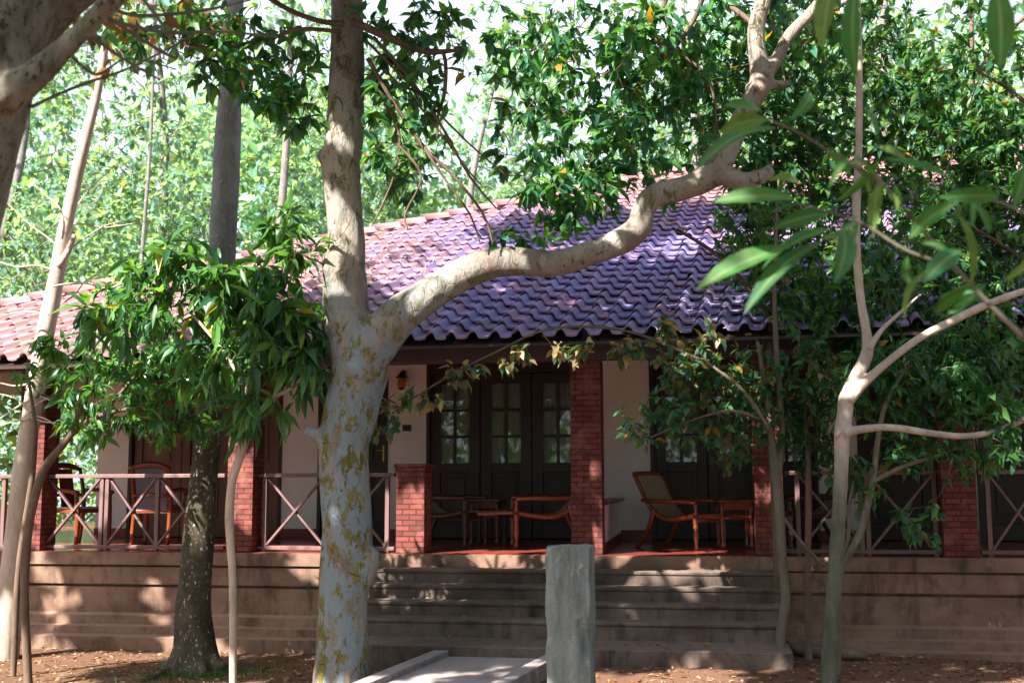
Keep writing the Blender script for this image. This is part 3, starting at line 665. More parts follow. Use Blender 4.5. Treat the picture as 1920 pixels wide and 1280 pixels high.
def limb(m, lst, Y, seg=10, wob=.08, seed=0, sub=5, foot=False):
    pts, rad = pp(lst, Y)
    if foot:
        a = pts[0]; g = ground_z(a.x, a.y) - .08; pts.insert(0, Vector((a.x, a.y, g))); rad.insert(0, rad[0] * 1.1)
    m.tube(pts, rad, seg, wob, seed, sub); return spline([Vector(q) for q in pts], rad, 4)[0]
def tree(name, label, cat, x, y, group=None): return thing(name, label, cat, (x, y, ground_z(x, y)), 0, group)
def fuse(m, name, mat, parent, voxel, smooth=4):
    o = m.build(name, mat, parent, smooth=True, local=False)
    r = o.modifiers.new('remesh', 'REMESH'); r.mode = 'VOXEL'; r.voxel_size = voxel; r.use_smooth_shade = True
    q = o.modifiers.new('smooth', 'SMOOTH'); q.iterations = smooth; q.factor = .5
    dg = bpy.context.evaluated_depsgraph_get(); me = bpy.data.meshes.new_from_object(o.evaluated_get(dg)); o.modifiers.clear(); o.data = me
    me.polygons.foreach_set('use_smooth', [True] * len(me.polygons)); return o

def hw(px, py, n): u, z = hp(px, py, n); return tuple(H(u, n, z))
SURF = [(hw(285, 1100, 0), .28), (hw(235, 1085, 0), .16), (hw(100, 1090, 0), .30), (hw(175, 1110, 0), .10), (hw(330, 1180, -.3), .16), (hw(130, 950, .2), .50), (hw(215, 930, .2), .34), (hw(300, 940, .2), .24), (hw(210, 900, 1.0), .4), (hw(1103, 985, 0), .17), (hw(1085, 940, 0), .08), (hw(768, 950, 0), .16),
        (hw(450, 790, 0), .16), (hw(450, 980, 0), .14), (hw(1440, 935, 0), .20), (hw(1300, 1030, .5), .24), (hw(1345, 1030, .7), .2), (hw(560, 1032, .15), .22), (hw(250, 1030, .6), .35), (hw(1215, 1028, .4), .16),
        (hw(968, 1048, -.1), .13), (hw(925, 1165, -1.05), .20), (hw(990, 1135, -.8), .14), (hw(1240, 1075, -.3), .17), (hw(1290, 1055, -.1), .13), (hw(1180, 1135, -.8), .20), (hw(1330, 1100, -.5), .14), (hw(800, 1205, -1.4), .12),
        (tuple(P(640, 500, 10)), .26), (tuple(P(640, 600, 10)), .22), (tuple(P(655, 985, 10)), .22), (tuple(P(640, 250, 10)), .22), (tuple(P(820, 545, 9.9)), .2), (tuple(P(1000, 492, 9.9)), .24), (tuple(P(1205, 400, 9.9)), .25), (tuple(P(1330, 330, 9.9)), .26), (tuple(P(1415, 170, 9.9)), .3),
        (tuple(fpt(850, 1255, .25)), .26), (tuple(fpt(960, 1235, .25)), .16), (tuple(fpt(760, 1265, .25)), .2), (tuple(P(1085, 1160, 7.4)), .10), (tuple(P(1605, 715, 9.9)), .35), (tuple(P(1745, 620, 9.9)), .3), (tuple(P(1690, 805, 9.9)), .25), (tuple(P(1580, 850, 9.9)), .15), (hw(1790, 1085, 0), .17), (hw(1775, 1160, 0), .13), (hw(1655, 1075, 0), .09), (hw(1890, 1190, -.2), .15),
        (tuple(fpt(130, 1255, 0)), .35), (tuple(fpt(1300, 1262, .15)), .3), (tuple(fpt(1800, 1250, .08)), .22), (tuple(fpt(500, 1225, 0)), .2),
        ]
_rf = random.Random(8)
for _ in range(46):                                     # small flecks of sun
    k = _rf.random(); r_ = _rf.uniform(.05, .13)
    if k < .35: SURF.append((hw(_rf.uniform(60, 580), _rf.uniform(1045, 1190), 0), r_))
    elif k < .6: SURF.append((hw(_rf.uniform(1480, 1915), _rf.uniform(1055, 1200), 0), r_))
    elif k < .8: SURF.append((hw(_rf.uniform(720, 1440), _rf.uniform(1050, 1180), -.6), r_))
    else: SURF.append((tuple(fpt(_rf.uniform(80, 1880), _rf.uniform(1235, 1278), .08)), r_ * 1.3))
GAPS = [(tuple(P(770, 490, 13.8)), .5), (tuple(P(870, 470, 14)), .4), (tuple(P(950, 540, 13.5)), .25), (tuple(P(1310, 400, 15.5)), .32), (tuple(P(1180, 345, 17)), .5), (tuple(P(1440, 410, 15)), .25), (tuple(P(1060, 600, 12.3)), .14),
        (tuple(P(1100, 190, 10.2)), .75), (tuple(P(1050, 340, 10)), .6), (tuple(P(960, 80, 10.2)), .4), (tuple(P(1260, 120, 10.5)), .45), (tuple(P(760, 250, 9.8)), .4), (tuple(P(500, 130, 10)), .4), (tuple(P(1650, 420, 11.5)), .6), (tuple(P(1840, 250, 11.2)), .65), (tuple(P(1850, 560, 11.1)), .4), (tuple(P(1620, 150, 11.5)), .45), (tuple(P(1470, 250, 11.4)), .35), (tuple(P(460, 600, 10)), .55), (tuple(P(540, 500, 10)), .4), (tuple(P(250, 660, 10.6)), .5),
        (tuple(P(1330, 680, 10.5)), .3), (tuple(P(1890, 820, 9.7)), .35), (tuple(P(1780, 150, 11.4)), .45), (tuple(P(1560, 480, 11.4)), .35), (tuple(P(1700, 650, 11)), .3), (tuple(P(1420, 760, 10.7)), .3), (tuple(P(1720, 350, 3)), .16), (tuple(P(1420, 490, 3)), .14), (tuple(P(1830, 480, 3)), .10), (tuple(P(100, 80, 4.1)), .12), (tuple(P(870, 690, 10.3)), .2)]
# ---- the mottled tree in the middle, its long limb crossing in front of the roof
b = P(642, 1290, 10.0)
T1 = tree('mottled_tree', 'big mottled grey tree with a long limb reaching right across the roof', 'tree', b.x, b.y)
m = MB()
SLIM = .93
N1 = limb(m, [(640, 1330, 66), (641, 1290, 58), (641, 1230, 51), (642, 1150, 50), (648, 1060, 51), (650, 980, 50), (645, 900, 50), (645, 830, 52), (660, 760, 55), (675, 690, 58), (668, 640, 58), (652, 590, 47), (650, 520, 41), (648, 430, 37), (643, 350, 38), (640, 300, 42), (648, 230, 39), (651, 120, 36), (651, 0, 34), (648, -150, 32, 9.9), (640, -400, 28, 9.7), (650, -700, 20, 9.6), (640, -1000, 10, 9.5)], 10.0, 20, .07, 1, 5, True)
N1 += limb(m, [(672, 710, 42), (700, 650, 48), (740, 602, 42), (790, 562, 36), (850, 524, 34), (910, 497, 32), (970, 490, 29), (1040, 494, 26), (1110, 473, 26), (1165, 452, 28), (1198, 425, 26), (1208, 390, 24), (1232, 365, 25), (1290, 350, 25), (1342, 322, 28), (1362, 285, 24), (1385, 235, 22), (1412, 185, 22), (1428, 150, 25), (1418, 90, 19), (1420, 40, 18), (1432, 0, 16), (1450, -120, 15), (1440, -300, 12), (1480, -520, 7)], 9.9, 16, .10, 2, 5)
N1 += limb(m, [(1425, 155, 20), (1455, 115, 14), (1478, 70, 13), (1520, 25, 13), (1560, -20, 12), (1700, -150, 9), (1850, -250, 5)], 9.9, 10, .08, 3, 5)
limb(m, [(1345, 322, 22), (1390, 340, 20), (1425, 332, 16), (1448, 318, 12)], 9.9, 10, .1, 4, 4)
limb(m, [(1400, 170, 14), (1450, 160, 10), (1482, 155, 6)], 9.9, 8, .1, 4, 4)
limb(m, [(648, 860, 40), (612, 822, 26), (588, 812, 16), (574, 806, 12)], 9.9, 10, .3, 5, 4)          # knob
limb(m, [(668, 1080, 38), (692, 1045, 26), (706, 1030, 14)], 9.95, 10, .2, 6, 4)                         # side burl
limb(m, [(640, 480, 38), (622, 600, 20), (616, 640, 10)], 9.98, 10, .2, 7, 4)
limb(m, [(628, 290, 30), (606, 296, 18), (597, 300, 10)], 9.95, 10, .2, 7, 4)
for a, b2 in (((620, 1290, 30), (560, 1340, 8)), ((670, 1290, 30), (740, 1345, 8))): limb(m, [a, ((a[0] + b2[0]) / 2, 1325, 20), b2], 9.95, 8, .1, 8, 4)
N1 += limb(m, [(651, -100, 26), (560, -260, 20, 9.4), (430, -380, 15, 8.8), (250, -520, 9, 8.2), (100, -600, 4, 8)], 9.9, 10, .08, 9, 4)
N1 += limb(m, [(650, -160, 24), (760, -330, 18, 9.2), (900, -450, 13, 8.4), (1050, -600, 7, 7.6)], 9.9, 10, .08, 10, 4)
fuse(m, 'trunk', M['mottled'], T1, .016, 3); SLIM = 1.0
m = MB()                                                 # thin dark branches by the trunk
NB = []
for l in ([(660, 40, 7), (705, 60, 8), (745, 78, 7), (780, 92, 6), (812, 98, 6), (862, 94, 3)], [(795, 96, 4), (832, 102, 4), (834, 170, 4), (822, 215, 3), (820, 260, 2)],
          [(690, 110, 5), (730, 180, 4), (790, 270, 3.5), (850, 330, 3), (905, 400, 2.5), (925, 460, 1.5)], [(700, 70, 4), (770, 150, 3.5), (830, 240, 3), (880, 330, 2.5), (930, 390, 1.5)],
          [(690, 140, 3), (745, 235, 3), (742, 320, 2.5), (700, 420, 2)], [(745, 270, 3), (790, 330, 2.5), (760, 400, 2), (765, 430, 1.2)], [(790, 270, 3), (830, 330, 2.5), (880, 400, 2), (900, 455, 1.4)],
          [(690, 80, 3), (800, 190, 2.5), (880, 270, 2), (950, 330, 1.5)], [(720, 130, 2.5), (800, 215, 2), (870, 310, 2), (905, 350, 1.2)],
          [(645, 45, 6), (600, 40, 5), (540, 18, 5), (480, -20, 5)], [(640, 60, 4), (560, 55, 4), (500, 75, 4), (400, 90, 3), (340, 80, 2)]):
    NB += limb(m, l, 9.7, 6, .1, 12, 4)
m.build('branch', M['bark_brown'], T1, smooth=True, local=False)
m = MB()
for l in ([(1428, 60, 6, 9.95), (1380, 20, 5.5, 10.1), (1320, -10, 5, 10.3), (1245, 0, 5, 10.4), (1270, 90, 4, 10.4), (1330, 150, 3, 10.4), (1345, 250, 2, 10.4)], [(1320, -10, 5, 10.3), (1300, 40, 4.5, 10.4), (1260, 90, 4, 10.4), (1225, 60, 4, 10.4), (1250, 0, 4, 10.4)]): NB += limb(m, l, 10, 6, .1, 12, 4)
m.build('branch', M['bark_brown'], T1, smooth=True, local=False)
cr = Crown(21, N1 + NB)
cr.plobe(1090, 110, 10.3, 250, 150, .7, 160); cr.plobe(1080, 270, 10.2, 190, 110, .5, 105); cr.plobe(1080, 370, 10.0, 120, 60, .3, 60); cr.plobe(960, 440, 9.9, 150, 25, .2, 14)
cr.plobe(1240, 200, 10.6, 130, 200, .6, 120); cr.plobe(760, 210, 9.8, 90, 150, .4, 55); cr.plobe(740, 330, 9.8, 70, 60, .3, 26); cr.plobe(770, 60, 9.9, 150, 70, .4, 40)
cr.plobe(470, 110, 10.0, 140, 80, .5, 90); cr.plobe(560, 190, 9.9, 70, 70, .3, 40); cr.plobe(330, 60, 9.8, 120, 70, .4, 36); cr.plobe(1420, 60, 10.6, 160, 120, .6, 70)
cr.grow(9, .14, .55, .45)
cr.leaves(T1, .135, .40, [(.040, .15, .055), (.06, .19, .05), (.030, .12, .06), (.10, .24, .055), (.035, .14, .09)], M['leaf'], 'long', .5, .3, .015, gaps='surf')
cr.twigs(T1, .006, M['bark_brown'])
cu = Crown(22, N1[60:] if False else N1)                 # unseen high canopy, its lobes placed to shade the house front
def shade(tx, ty, tz, z, r_, n, cr_): k = sdir * ((z - tz) / sdir.z); cr_.lobe((tx + k.x, ty + k.y, z), (r_, r_, r_ * .55), n, .45)
for tx, n in ((-2.6, 230), (-1.2, 270), (.2, 290), (1.6, 250), (3.0, 300), (4.4, 300), (5.8, 300)): shade(tx, 12.6 - .15 * tx, 2.9, 7.2 + .25 * math.sin(tx * 3), .95, n, cu)
for tx, n in ((-3.3, 150), (-1.7, 230), (-.1, 190), (1.5, 210), (3.2, 240), (4.9, 200), (6.4, 170)): shade(tx, 11.2, .4, 7.3 + .3 * math.cos(tx * 2), .95, n, cu)
for tx, tz, n in ((-6.9, .5, 60), (-5.9, .5, 70), (-5.2, 1.4, 50), (-4.5, .5, 150), (-3.6, 1.0, 190), (-2.8, .5, 120), (2.6, 1.6, 150), (3.9, .8, 220), (4.4, 1.7, 200), (5.2, .7, 220), (5.9, 1.6, 200), (6.4, .6, 160)): shade(tx, 12.5 - .165 * tx, tz, 6.8, .7, n, cu)
for tx, n in ((-1.6, 150), (0, 230), (1.6, 250), (3.3, 250), (5.0, 230)): shade(tx, 13.6, 4.0, 9.3, 1.15, n, cu)
for tx, n in ((1.0, 200), (2.8, 230), (4.6, 230), (6.4, 220)): shade(tx, 16.5, 5.2, 9.8, 1.25, n, cu)
shade(-1.4, 10, 3.0, 7.6, .9, 130, cu); shade(-1.5, 10, 1.0, 7.0, .8, 150, cu); shade(-1.5, 10, 5.2, 8.8, .8, 110, cu); shade(.1, 10, 4.4, 8.6, .8, 120, cu); shade(1.4, 10, 4.9, 8.8, .8, 110, cu); shade(1.0, 7.5, 1.0, 6.6, .8, 200, cu); shade(2.9, 9.9, .9, 6.9, .8, 220, cu); shade(2.2, 10.7, 1.5, 7, .7, 140, cu); shade(2.8, 9.6, .2, 6.8, .8, 160, cu); shade(-.2, 9.4, .2, 6.8, .7, 60, cu)
cu.grow(10, .2, .3, .4)
cu.leaves(T1, .29, .5, GREEN, M['leaf'], 'oval', .5, name='upper_crown', gaps=True); cu.twigs(T1, .010, M['bark_brown'], 'upper_branches')

# ---- dark lichen trunk behind it on the left
b = P(366, 1243, 11.4)
T2 = tree('dark_trunk_tree', 'tall dark straight tree speckled with lichen, rooted by the plinth left of the mottled tree', 'tree', b.x, b.y)
m = MB()
N2 = limb(m, [(364, 1250, 60), (365, 1235, 47), (365, 1205, 38), (362, 1150, 33), (366, 1090, 30), (372, 1010, 28), (377, 940, 27), (388, 840, 24), (400, 700, 24), (412, 560, 25), (418, 440, 26), (424, 330, 26), (428, 240, 25), (434, 120, 20), (440, 20, 17), (446, -200, 15), (440, -500, 11), (450, -800, 6)], 11.4, 18, .05, 20, 5, True)
for l in ([(350, 1225, 22), (325, 1248, 14, 11.3), (295, 1266, 8, 11.0), (262, 1278, 4, 10.8)], [(385, 1225, 22), (402, 1243, 13, 11.3), (420, 1250, 6, 11.2)], [(372, 1235, 20), (380, 1254, 10, 11.1), (385, 1262, 4, 11)]): limb(m, l, 11.4, 8, .1, 21, 4)
N2 += limb(m, [(440, -100, 10), (330, -260, 8, 11), (200, -380, 4, 10.6)], 11.4, 8, .08, 22, 4); N2 += limb(m, [(440, -150, 10), (560, -330, 8, 11), (700, -480, 4, 10.6)], 11.4, 8, .08, 23, 4)
fuse(m, 'trunk', M['bark_dark'], T2, .016, 2)
cr = Crown(24, N2); cr.lobe((-2.2, 11.4, 9.6), (1.6, 1.3, 1.2), 130); cr.grow(8, .2, .3)
cr.leaves(T2, .2, .4, GREEN, M['leaf'], 'oval', gaps=True); cr.twigs(T2, .010, M['bark_brown'])

# ---- pale tree leaning at the far left
b = P(18, 1206, 12.3)
T3 = tree('leaning_tree', 'slim pale tree leaning to the right at the far left end of the verandah', 'tree', b.x, b.y)
m = MB()
N3 = limb(m, [(8, 1212, 26), (18, 1120, 22), (30, 1000, 20), (44, 880, 19), (62, 760, 17), (82, 640, 17), (102, 540, 15), (122, 430, 13), (146, 320, 12), (166, 240, 10), (185, 160, 8), (200, 60, 7), (215, -80, 6), (260, -300, 3)], 12.3, 14, .08, 30, 5, True)
limb(m, [(110, 500, 9), (128, 470, 6), (140, 440, 4)], 12.25, 8, .1, 31, 3)
m.build('trunk', M['bark_pale'], T3, smooth=True, local=False)
m = MB(); NBb = []
for i in range(9):
    x0 = random.uniform(20, 120); y0 = random.uniform(400, 640); pts = [(100 - (y0 - 540) * .18, y0, 2.2)]; a = random.uniform(-3.0, .2)
    for k in range(4): pts.append((pts[-1][0] + 38 * math.cos(a), pts[-1][1] + 30 * math.sin(a), 1.8 - .35 * k)); a += random.uniform(-.5, .5)
    limb(m, pts, 12.2 + random.uniform(-.3, .3), 5, 0, 0, 4)
for i in range(8):
    y0 = random.uniform(690, 860); pts = [(55, y0, 2.0)]; a = random.uniform(2.4, 4.2) if i % 2 else random.uniform(-.9, .7)
    for k in range(3): pts.append((pts[-1][0] + 30 * math.cos(a), pts[-1][1] + 26 * math.sin(a), 1.5 - .3 * k)); a += random.uniform(-.6, .6)
    limb(m, pts, 12.2, 5, 0, 0, 4)
m.build('bare_twigs', M['bark_pale'], T3, local=False)
cr = Crown(33, N3[-12:]); cr.plobe(230, 40, 12.3, 110, 110, .5, 26); cr.plobe(260, -250, 12.3, 160, 150, .7, 40); cr.grow(7, .14, .3)
cr.leaves(T3, .12, .4, [(.06, .15, .04), (.09, .18, .05)], M['leaf'], 'long', .5); cr.twigs(T3, .006, M['bark_brown'])

# ---- big near trunk, top left corner
b = P(-190, 1280, 4.2)
T0 = tree('broad_near_tree', 'broad out of focus trunk leaning in from the top left corner', 'tree', b.x, b.y)
m = MB()
N0 = limb(m, [(-230, 1300, 100), (-190, 1000, 92), (-140, 700, 88), (-90, 450, 84), (-45, 260, 80), (0, 110, 80), (25, 0, 84), (45, -120, 80), (60, -400, 64), (40, -800, 40)], 4.2, 20, .10, 40, 5, True)
N0 += limb(m, [(0, 190, 34), (60, 145, 29), (110, 100, 23), (150, 62, 20), (185, 25, 20), (230, -20, 21), (330, -140, 24, 4.6), (520, -300, 18, 5.4), (700, -450, 10, 6.2)], 4.1, 12, .12, 41, 5)
limb(m, [(55, 60, 50), (110, 10, 40), (160, -30, 36)], 4.3, 12, .1, 42, 4)
fuse(m, 'trunk', M['bark_near'], T0, .012, 3)
m = MB(); NT0 = []
for l in ([(180, 30, 5), (300, 60, 4, 4.9), (420, 60, 3, 5.5), (520, 70, 2, 6)], [(200, 10, 5), (260, 30, 4, 4.8), (380, 20, 3, 5.2), (470, 0, 2, 5.6)], [(160, 60, 4), (230, 110, 3, 4.6), (300, 150, 2, 5)], [(190, 25, 5), (330, 110, 3, 5), (300, 40, 3, 5.2), (250, -20, 3, 5.4)], [(120, 90, 4), (180, 140, 3, 4.5), (240, 110, 2, 5), (330, 130, 1.5, 5.4)], [(60, 200, 4), (150, 160, 3, 4.6), (260, 120, 2, 5), (430, 30, 2, 5.6)]):
    NT0 += limb(m, l, 4.2, 6, .1, 43, 4)
m.build('branch', M['bark_sap'], T0, smooth=True, local=False)
cr = Crown(44, N0[-40:] + NT0); cr.plobe(300, 40, 5.6, 170, 60, .4, 34); cr.plobe(170, 60, 5.2, 60, 50, .3, 8); cr.plobe(210, 130, 5.4, 60, 30, .2, 4)
cr.grow(4, .1, .5); cr.leaves(T0, .075, .42, [(.03, .11, .03), (.05, .15, .04), (.16, .09, .05)], M['leaf'], 'long', .5, .3, .1, (.35, .15, .04)); cr.twigs(T0, .0025, M['bark_sap'])
cr = Crown(45, N0[-20:]); shade(1.3, 3, 3.0, 6.5, 1.1, 190, cr); shade(-.5, 4.2, 3.4, 7.0, 1.0, 120, cr); shade(-1.0, 4.2, 3.4, 6.8, .9, 190, cr); cr.grow(9, .2, .3); cr.leaves(T0, .25, .45, GREEN, M['leaf'], 'oval', name='upper_crown', gaps=True); cr.twigs(T0, .010, M['bark_brown'], 'upper_branches')  # unseen upper crown lobes placed to shade the near leaves and trunk

# ---- leafy saplings in front of the left roof
b = P(437, 1330, 10.1)
S1 = tree('broadleaf_sapling', 'thin pale sapling with dense long drooping leaves, left of the mottled trunk', 'sapling', b.x, b.y)
m = MB()
n1 = limb(m, [(437, 1330, 7), (437, 1200, 7), (436, 1080, 7), (430, 980, 8), (434, 910, 8), (448, 860, 8), (464, 810, 8), (470, 780, 8), (466, 740, 6), (462, 660, 5), (468, 560, 4), (480, 470, 2)], 10.1, 10, .12, 50, 5, True)
n1 += limb(m, [(470, 785, 6), (496, 765, 5.5), (518, 742, 5), (528, 700, 4), (530, 620, 3.5), (545, 520, 2.5), (560, 430, 1.5)], 10.05, 8, .1, 51, 4); n1 += limb(m, [(518, 742, 4), (570, 715, 3), (610, 690, 2)], 10.0, 8, .1, 52, 4)
n1 += limb(m, [(466, 735, 4), (420, 660, 3.5), (370, 600, 3), (330, 560, 2)], 10.0, 8, .1, 53, 4)
m.build('trunk', M['bark_pale'], S1, smooth=True, local=False)
cr = Crown(55, n1); cr.plobe(460, 640, 10.0, 150, 110, .5, 78, .5); cr.plobe(530, 560, 9.9, 90, 120, .4, 50, .5); cr.plobe(565, 650, 9.9, 55, 80, .3, 22); cr.plobe(555, 440, 9.95, 60, 60, .3, 20); cr.plobe(290, 510, 10, 90, 60, .3, 20); cr.plobe(220, 600, 10, 80, 50, .3, 16); cr.plobe(340, 490, 10, 50, 40, .25, 8); cr.plobe(400, 540, 10, 90, 60, .4, 26); cr.plobe(590, 690, 9.85, 28, 50, .15, 8); cr.plobe(470, 760, 10, 70, 45, .3, 16)
cr.grow(9, .2, .75, .6); cr.leaves(S1, .235, .235, [(.040, .135, .045), (.060, .165, .042), (.030, .105, .052), (.085, .20, .042)], M['leaf_gloss'], 'long', .55, .3, .015, (.32, .30, .05), gaps='surf'); cr.twigs(S1, .005, M['bark_sap'])
b = P(52, 1290, 10.6)
S2 = tree('small_leaf_sapling', 'slender curved sapling at the left edge with small leaves before the verandah roof', 'sapling', b.x, b.y)
m = MB()
n1 = limb(m, [(54, 1300, 8), (47, 1150, 8), (47, 1060, 8), (57, 970, 8), (80, 885, 8), (115, 838, 7), (148, 800, 6), (200, 775, 4), (250, 765, 3), (300, 752, 2)], 10.6, 10, .12, 60, 5, True)
n1 += limb(m, [(120, 832, 5), (150, 770, 4), (165, 700, 3), (170, 640, 2)], 10.6, 8, .1, 61, 4); n1 += limb(m, [(190, 780, 4), (240, 720, 3), (290, 660, 2.5), (330, 600, 1.5)], 10.6, 8, .1, 62, 4)
m.build('trunk', M['bark_brown'], S2, smooth=True, local=False)
cr = Crown(65, n1); cr.plobe(250, 720, 10.6, 150, 80, .5, 120, .5); cr.plobe(280, 620, 10.6, 90, 80, .4, 60, .5); cr.plobe(110, 690, 10.6, 55, 50, .3, 18); cr.plobe(340, 790, 10.5, 90, 40, .3, 40); cr.plobe(225, 560, 10.7, 50, 60, .3, 24); cr.plobe(100, 640, 10.6, 40, 30, .2, 8); cr.plobe(180, 810, 10.7, 80, 40, .3, 22)
cr.grow(9, .15, .6, .5); cr.leaves(S2, .125, .30, [(.042, .15, .045), (.065, .185, .04), (.030, .12, .05), (.09, .22, .04)], M['leaf_gloss'], 'long', .55, .3, .01, gaps='surf'); cr.twigs(S2, .004, M['bark_sap'])
b = P(26, 1240, 11.2)
S3 = tree('bare_pole_sapling', 'thin bare pole of a sapling just left of the curved sapling', 'sapling', b.x, b.y)
m = MB(); n1 = limb(m, [(26, 1236, 6), (32, 1100, 6), (42, 1010, 6), (55, 930, 6), (64, 860, 5), (66, 800, 4), (58, 740, 3), (50, 690, 2)], 11.2, 8, .12, 66, 5, True); m.build('trunk', M['bark_brown'], S3, smooth=True, local=False)
cr = Crown(67, n1[-6:]); cr.plobe(55, 700, 11.2, 40, 50, .2, 8); cr.grow(5, .1, .5); cr.leaves(S3, .11, .32, GREEN, M['leaf'], 'long'); cr.twigs(S3, .003, M['bark_sap'])

# ---- saplings on the right
b = P(1553, 1310, 9.9)
S4 = tree('forked_sapling', 'pale forked sapling with bare limbs standing in front of the right hand plinth', 'sapling', b.x, b.y)
m = MB()
n4 = limb(m, [(1552, 1300, 16), (1557, 1200, 15), (1564, 1100, 14), (1572, 980, 13), (1577, 880, 13), (1579, 815, 15), (1584, 775, 14), (1588, 745, 15), (1604, 710, 13), (1626, 662, 12), (1624, 620, 9), (1614, 560, 8), (1606, 470, 8), (1606, 380, 8), (1610, 280, 7), (1611, 150, 7), (1608, 0, 6), (1600, -200, 5), (1610, -500, 3)], 9.9, 14, .07, 70, 5, True)
n4 += limb(m, [(1592, 752, 10), (1618, 720, 9), (1660, 682, 8), (1720, 636, 7.5), (1780, 604, 8), (1840, 575, 8), (1900, 552, 7), (1990, 520, 6), (2150, 430, 4)], 9.85, 10, .07, 71, 5)
n4 += limb(m, [(1580, 812, 11), (1605, 806, 8), (1650, 801, 7), (1690, 803, 7), (1740, 811, 6.5), (1800, 817, 6), (1850, 812, 6), (1900, 795, 6), (1970, 760, 5), (2060, 720, 3)], 9.85, 10, .07, 72, 5)
n4 += limb(m, [(1630, 655, 6), (1650, 622, 5), (1672, 600, 4), (1700, 575, 3.5), (1722, 555, 2)], 9.85, 8, .07, 73, 4)
limb(m, [(1572, 815, 8), (1566, 812, 6)], 9.85, 8, .1, 74, 3)
fuse(m, 'trunk', M['bark_fork'], S4, .009, 2)
cr = Crown(75, n4[-60:]); cr.plobe(1890, 830, 9.7, 45, 40, .2, 14); cr.plobe(1880, 770, 9.7, 60, 40, .2, 12); cr.plobe(1700, 440, 10.1, 150, 150, .4, 50); cr.lobe((3.4, 9.6, 7.6), (1.8, 1.6, 1.1), 110); cr.grow(7, .12, .5)
cr.leaves(S4, .12, .42, GREEN, M['leaf'], 'long', .5, .3, .01); cr.twigs(S4, .004, M['bark_sap'])
b = P(1566, 1310, 10.2)
S5 = tree('twin_stem_sapling', 'crooked thin sapling right beside the pale forked one, bending right', 'sapling', b.x, b.y)
m = MB()
n5 = limb(m, [(1566, 1310, 8), (1570, 1200, 8), (1571, 1090, 8), (1590, 1040, 7), (1612, 1000, 7), (1628, 940, 7), (1638, 890, 6), (1645, 830, 5), (1660, 760, 4), (1700, 690, 3), (1740, 650, 2)], 10.2, 10, .1, 76, 5, True)
n5 += limb(m, [(1632, 905, 5), (1680, 880, 4), (1730, 862, 3.5), (1775, 848, 2)], 10.2, 8, .1, 77, 4); n5 += limb(m, [(1571, 1060, 5), (1590, 1010, 4), (1592, 950, 3), (1600, 900, 2)], 10.2, 8, .1, 78, 4)
m.build('trunk', M['bark_sap'], S5, smooth=True, local=False)
cr = Crown(79, n5); cr.plobe(1700, 720, 10.4, 190, 110, .5, 170, .5); cr.plobe(1800, 840, 10.4, 120, 60, .4, 60); cr.plobe(1790, 740, 10.5, 130, 90, .4, 80); cr.plobe(1690, 850, 10.4, 60, 40, .3, 30); cr.plobe(1730, 980, 10.3, 60, 40, .2, 12); cr.plobe(1610, 900, 10.3, 50, 60, .3, 22); cr.plobe(1860, 690, 10.5, 90, 120, .4, 90)
cr.grow(9, .12, .5); cr.leaves(S5, .11, .38, [(.030, .12, .05), (.045, .145, .045), (.026, .095, .055), (.08, .18, .05)], M['leaf'], 'long', .5, .3, .01); cr.twigs(S5, .004, M['bark_sap'])
b = P(1461, 1260, 10.7)
S6 = tree('tan_leaf_sapling', 'sapling right of the steps with tan and green leaves hanging before the beam', 'sapling', b.x, b.y)
m = MB()
n6 = limb(m, [(1461, 1262, 9), (1464, 1190, 9), (1473, 1125, 9), (1466, 1050, 9), (1462, 960, 9), (1455, 890, 11), (1448, 830, 7), (1440, 770, 5), (1430, 700, 4), (1420, 640, 3)], 10.7, 10, .12, 80, 5, True)
n6 += limb(m, [(1458, 900, 7), (1466, 820, 6), (1462, 740, 5.5), (1455, 640, 5), (1452, 540, 4), (1456, 430, 3), (1460, 330, 2)], 10.7, 8, .1, 81, 4); n6 += limb(m, [(1466, 965, 4), (1490, 1000, 3.5), (1520, 1035, 3), (1545, 1060, 3)], 10.7, 8, .1, 82, 4)
n6 += limb(m, [(1446, 810, 4), (1400, 740, 3.5), (1340, 690, 3), (1260, 650, 3), (1180, 622, 2.5), (1090, 612, 2.5), (1010, 622, 2), (940, 655, 2), (870, 690, 2), (800, 730, 1.5), (735, 775, 1.2)], 10.4, 8, .1, 83, 4)
n6 += limb(m, [(1440, 790, 4), (1370, 770, 3), (1290, 790, 2), (1220, 820, 1.5)], 10.5, 8, .1, 84, 4)
m.build('trunk', M['bark_sap'], S6, smooth=True, local=False)
cr = Crown(85, n6); cr.plobe(1330, 750, 10.6, 120, 90, .4, 95, .5); cr.plobe(1260, 790, 10.5, 100, 60, .3, 44); cr.plobe(1420, 740, 10.8, 110, 110, .4, 100, .5); cr.plobe(1290, 690, 10.5, 70, 40, .3, 40); cr.plobe(1240, 660, 10.5, 50, 30, .2, 14); cr.plobe(1380, 850, 10.7, 70, 40, .3, 26); cr.plobe(1520, 720, 10.9, 80, 120, .4, 90)
cr.grow(8, .12, .5); cr.leaves(S6, .095, .48, [(.034, .12, .055), (.05, .15, .045), (.12, .11, .04), (.028, .10, .06)], M['leaf'], 'long', .5, .3, .02, gaps='surf'); cr.twigs(S6, .003, M['bark_sap'])
cr = Crown(86, n6[-45:])
for px, py, n in ((1300, 660, 3), (1260, 690, 3), (1180, 640, 3), (1170, 660, 2), (1100, 645, 3), (1075, 655, 3), (1040, 650, 2), (980, 662, 4), (960, 680, 3), (880, 690, 4), (860, 700, 3), (800, 745, 3), (770, 740, 3), (735, 765, 3), (712, 800, 3), (1330, 630, 4), (1240, 615, 4)): cr.plobe(px, py, 10.35, 24, 17, .07, n + 2)
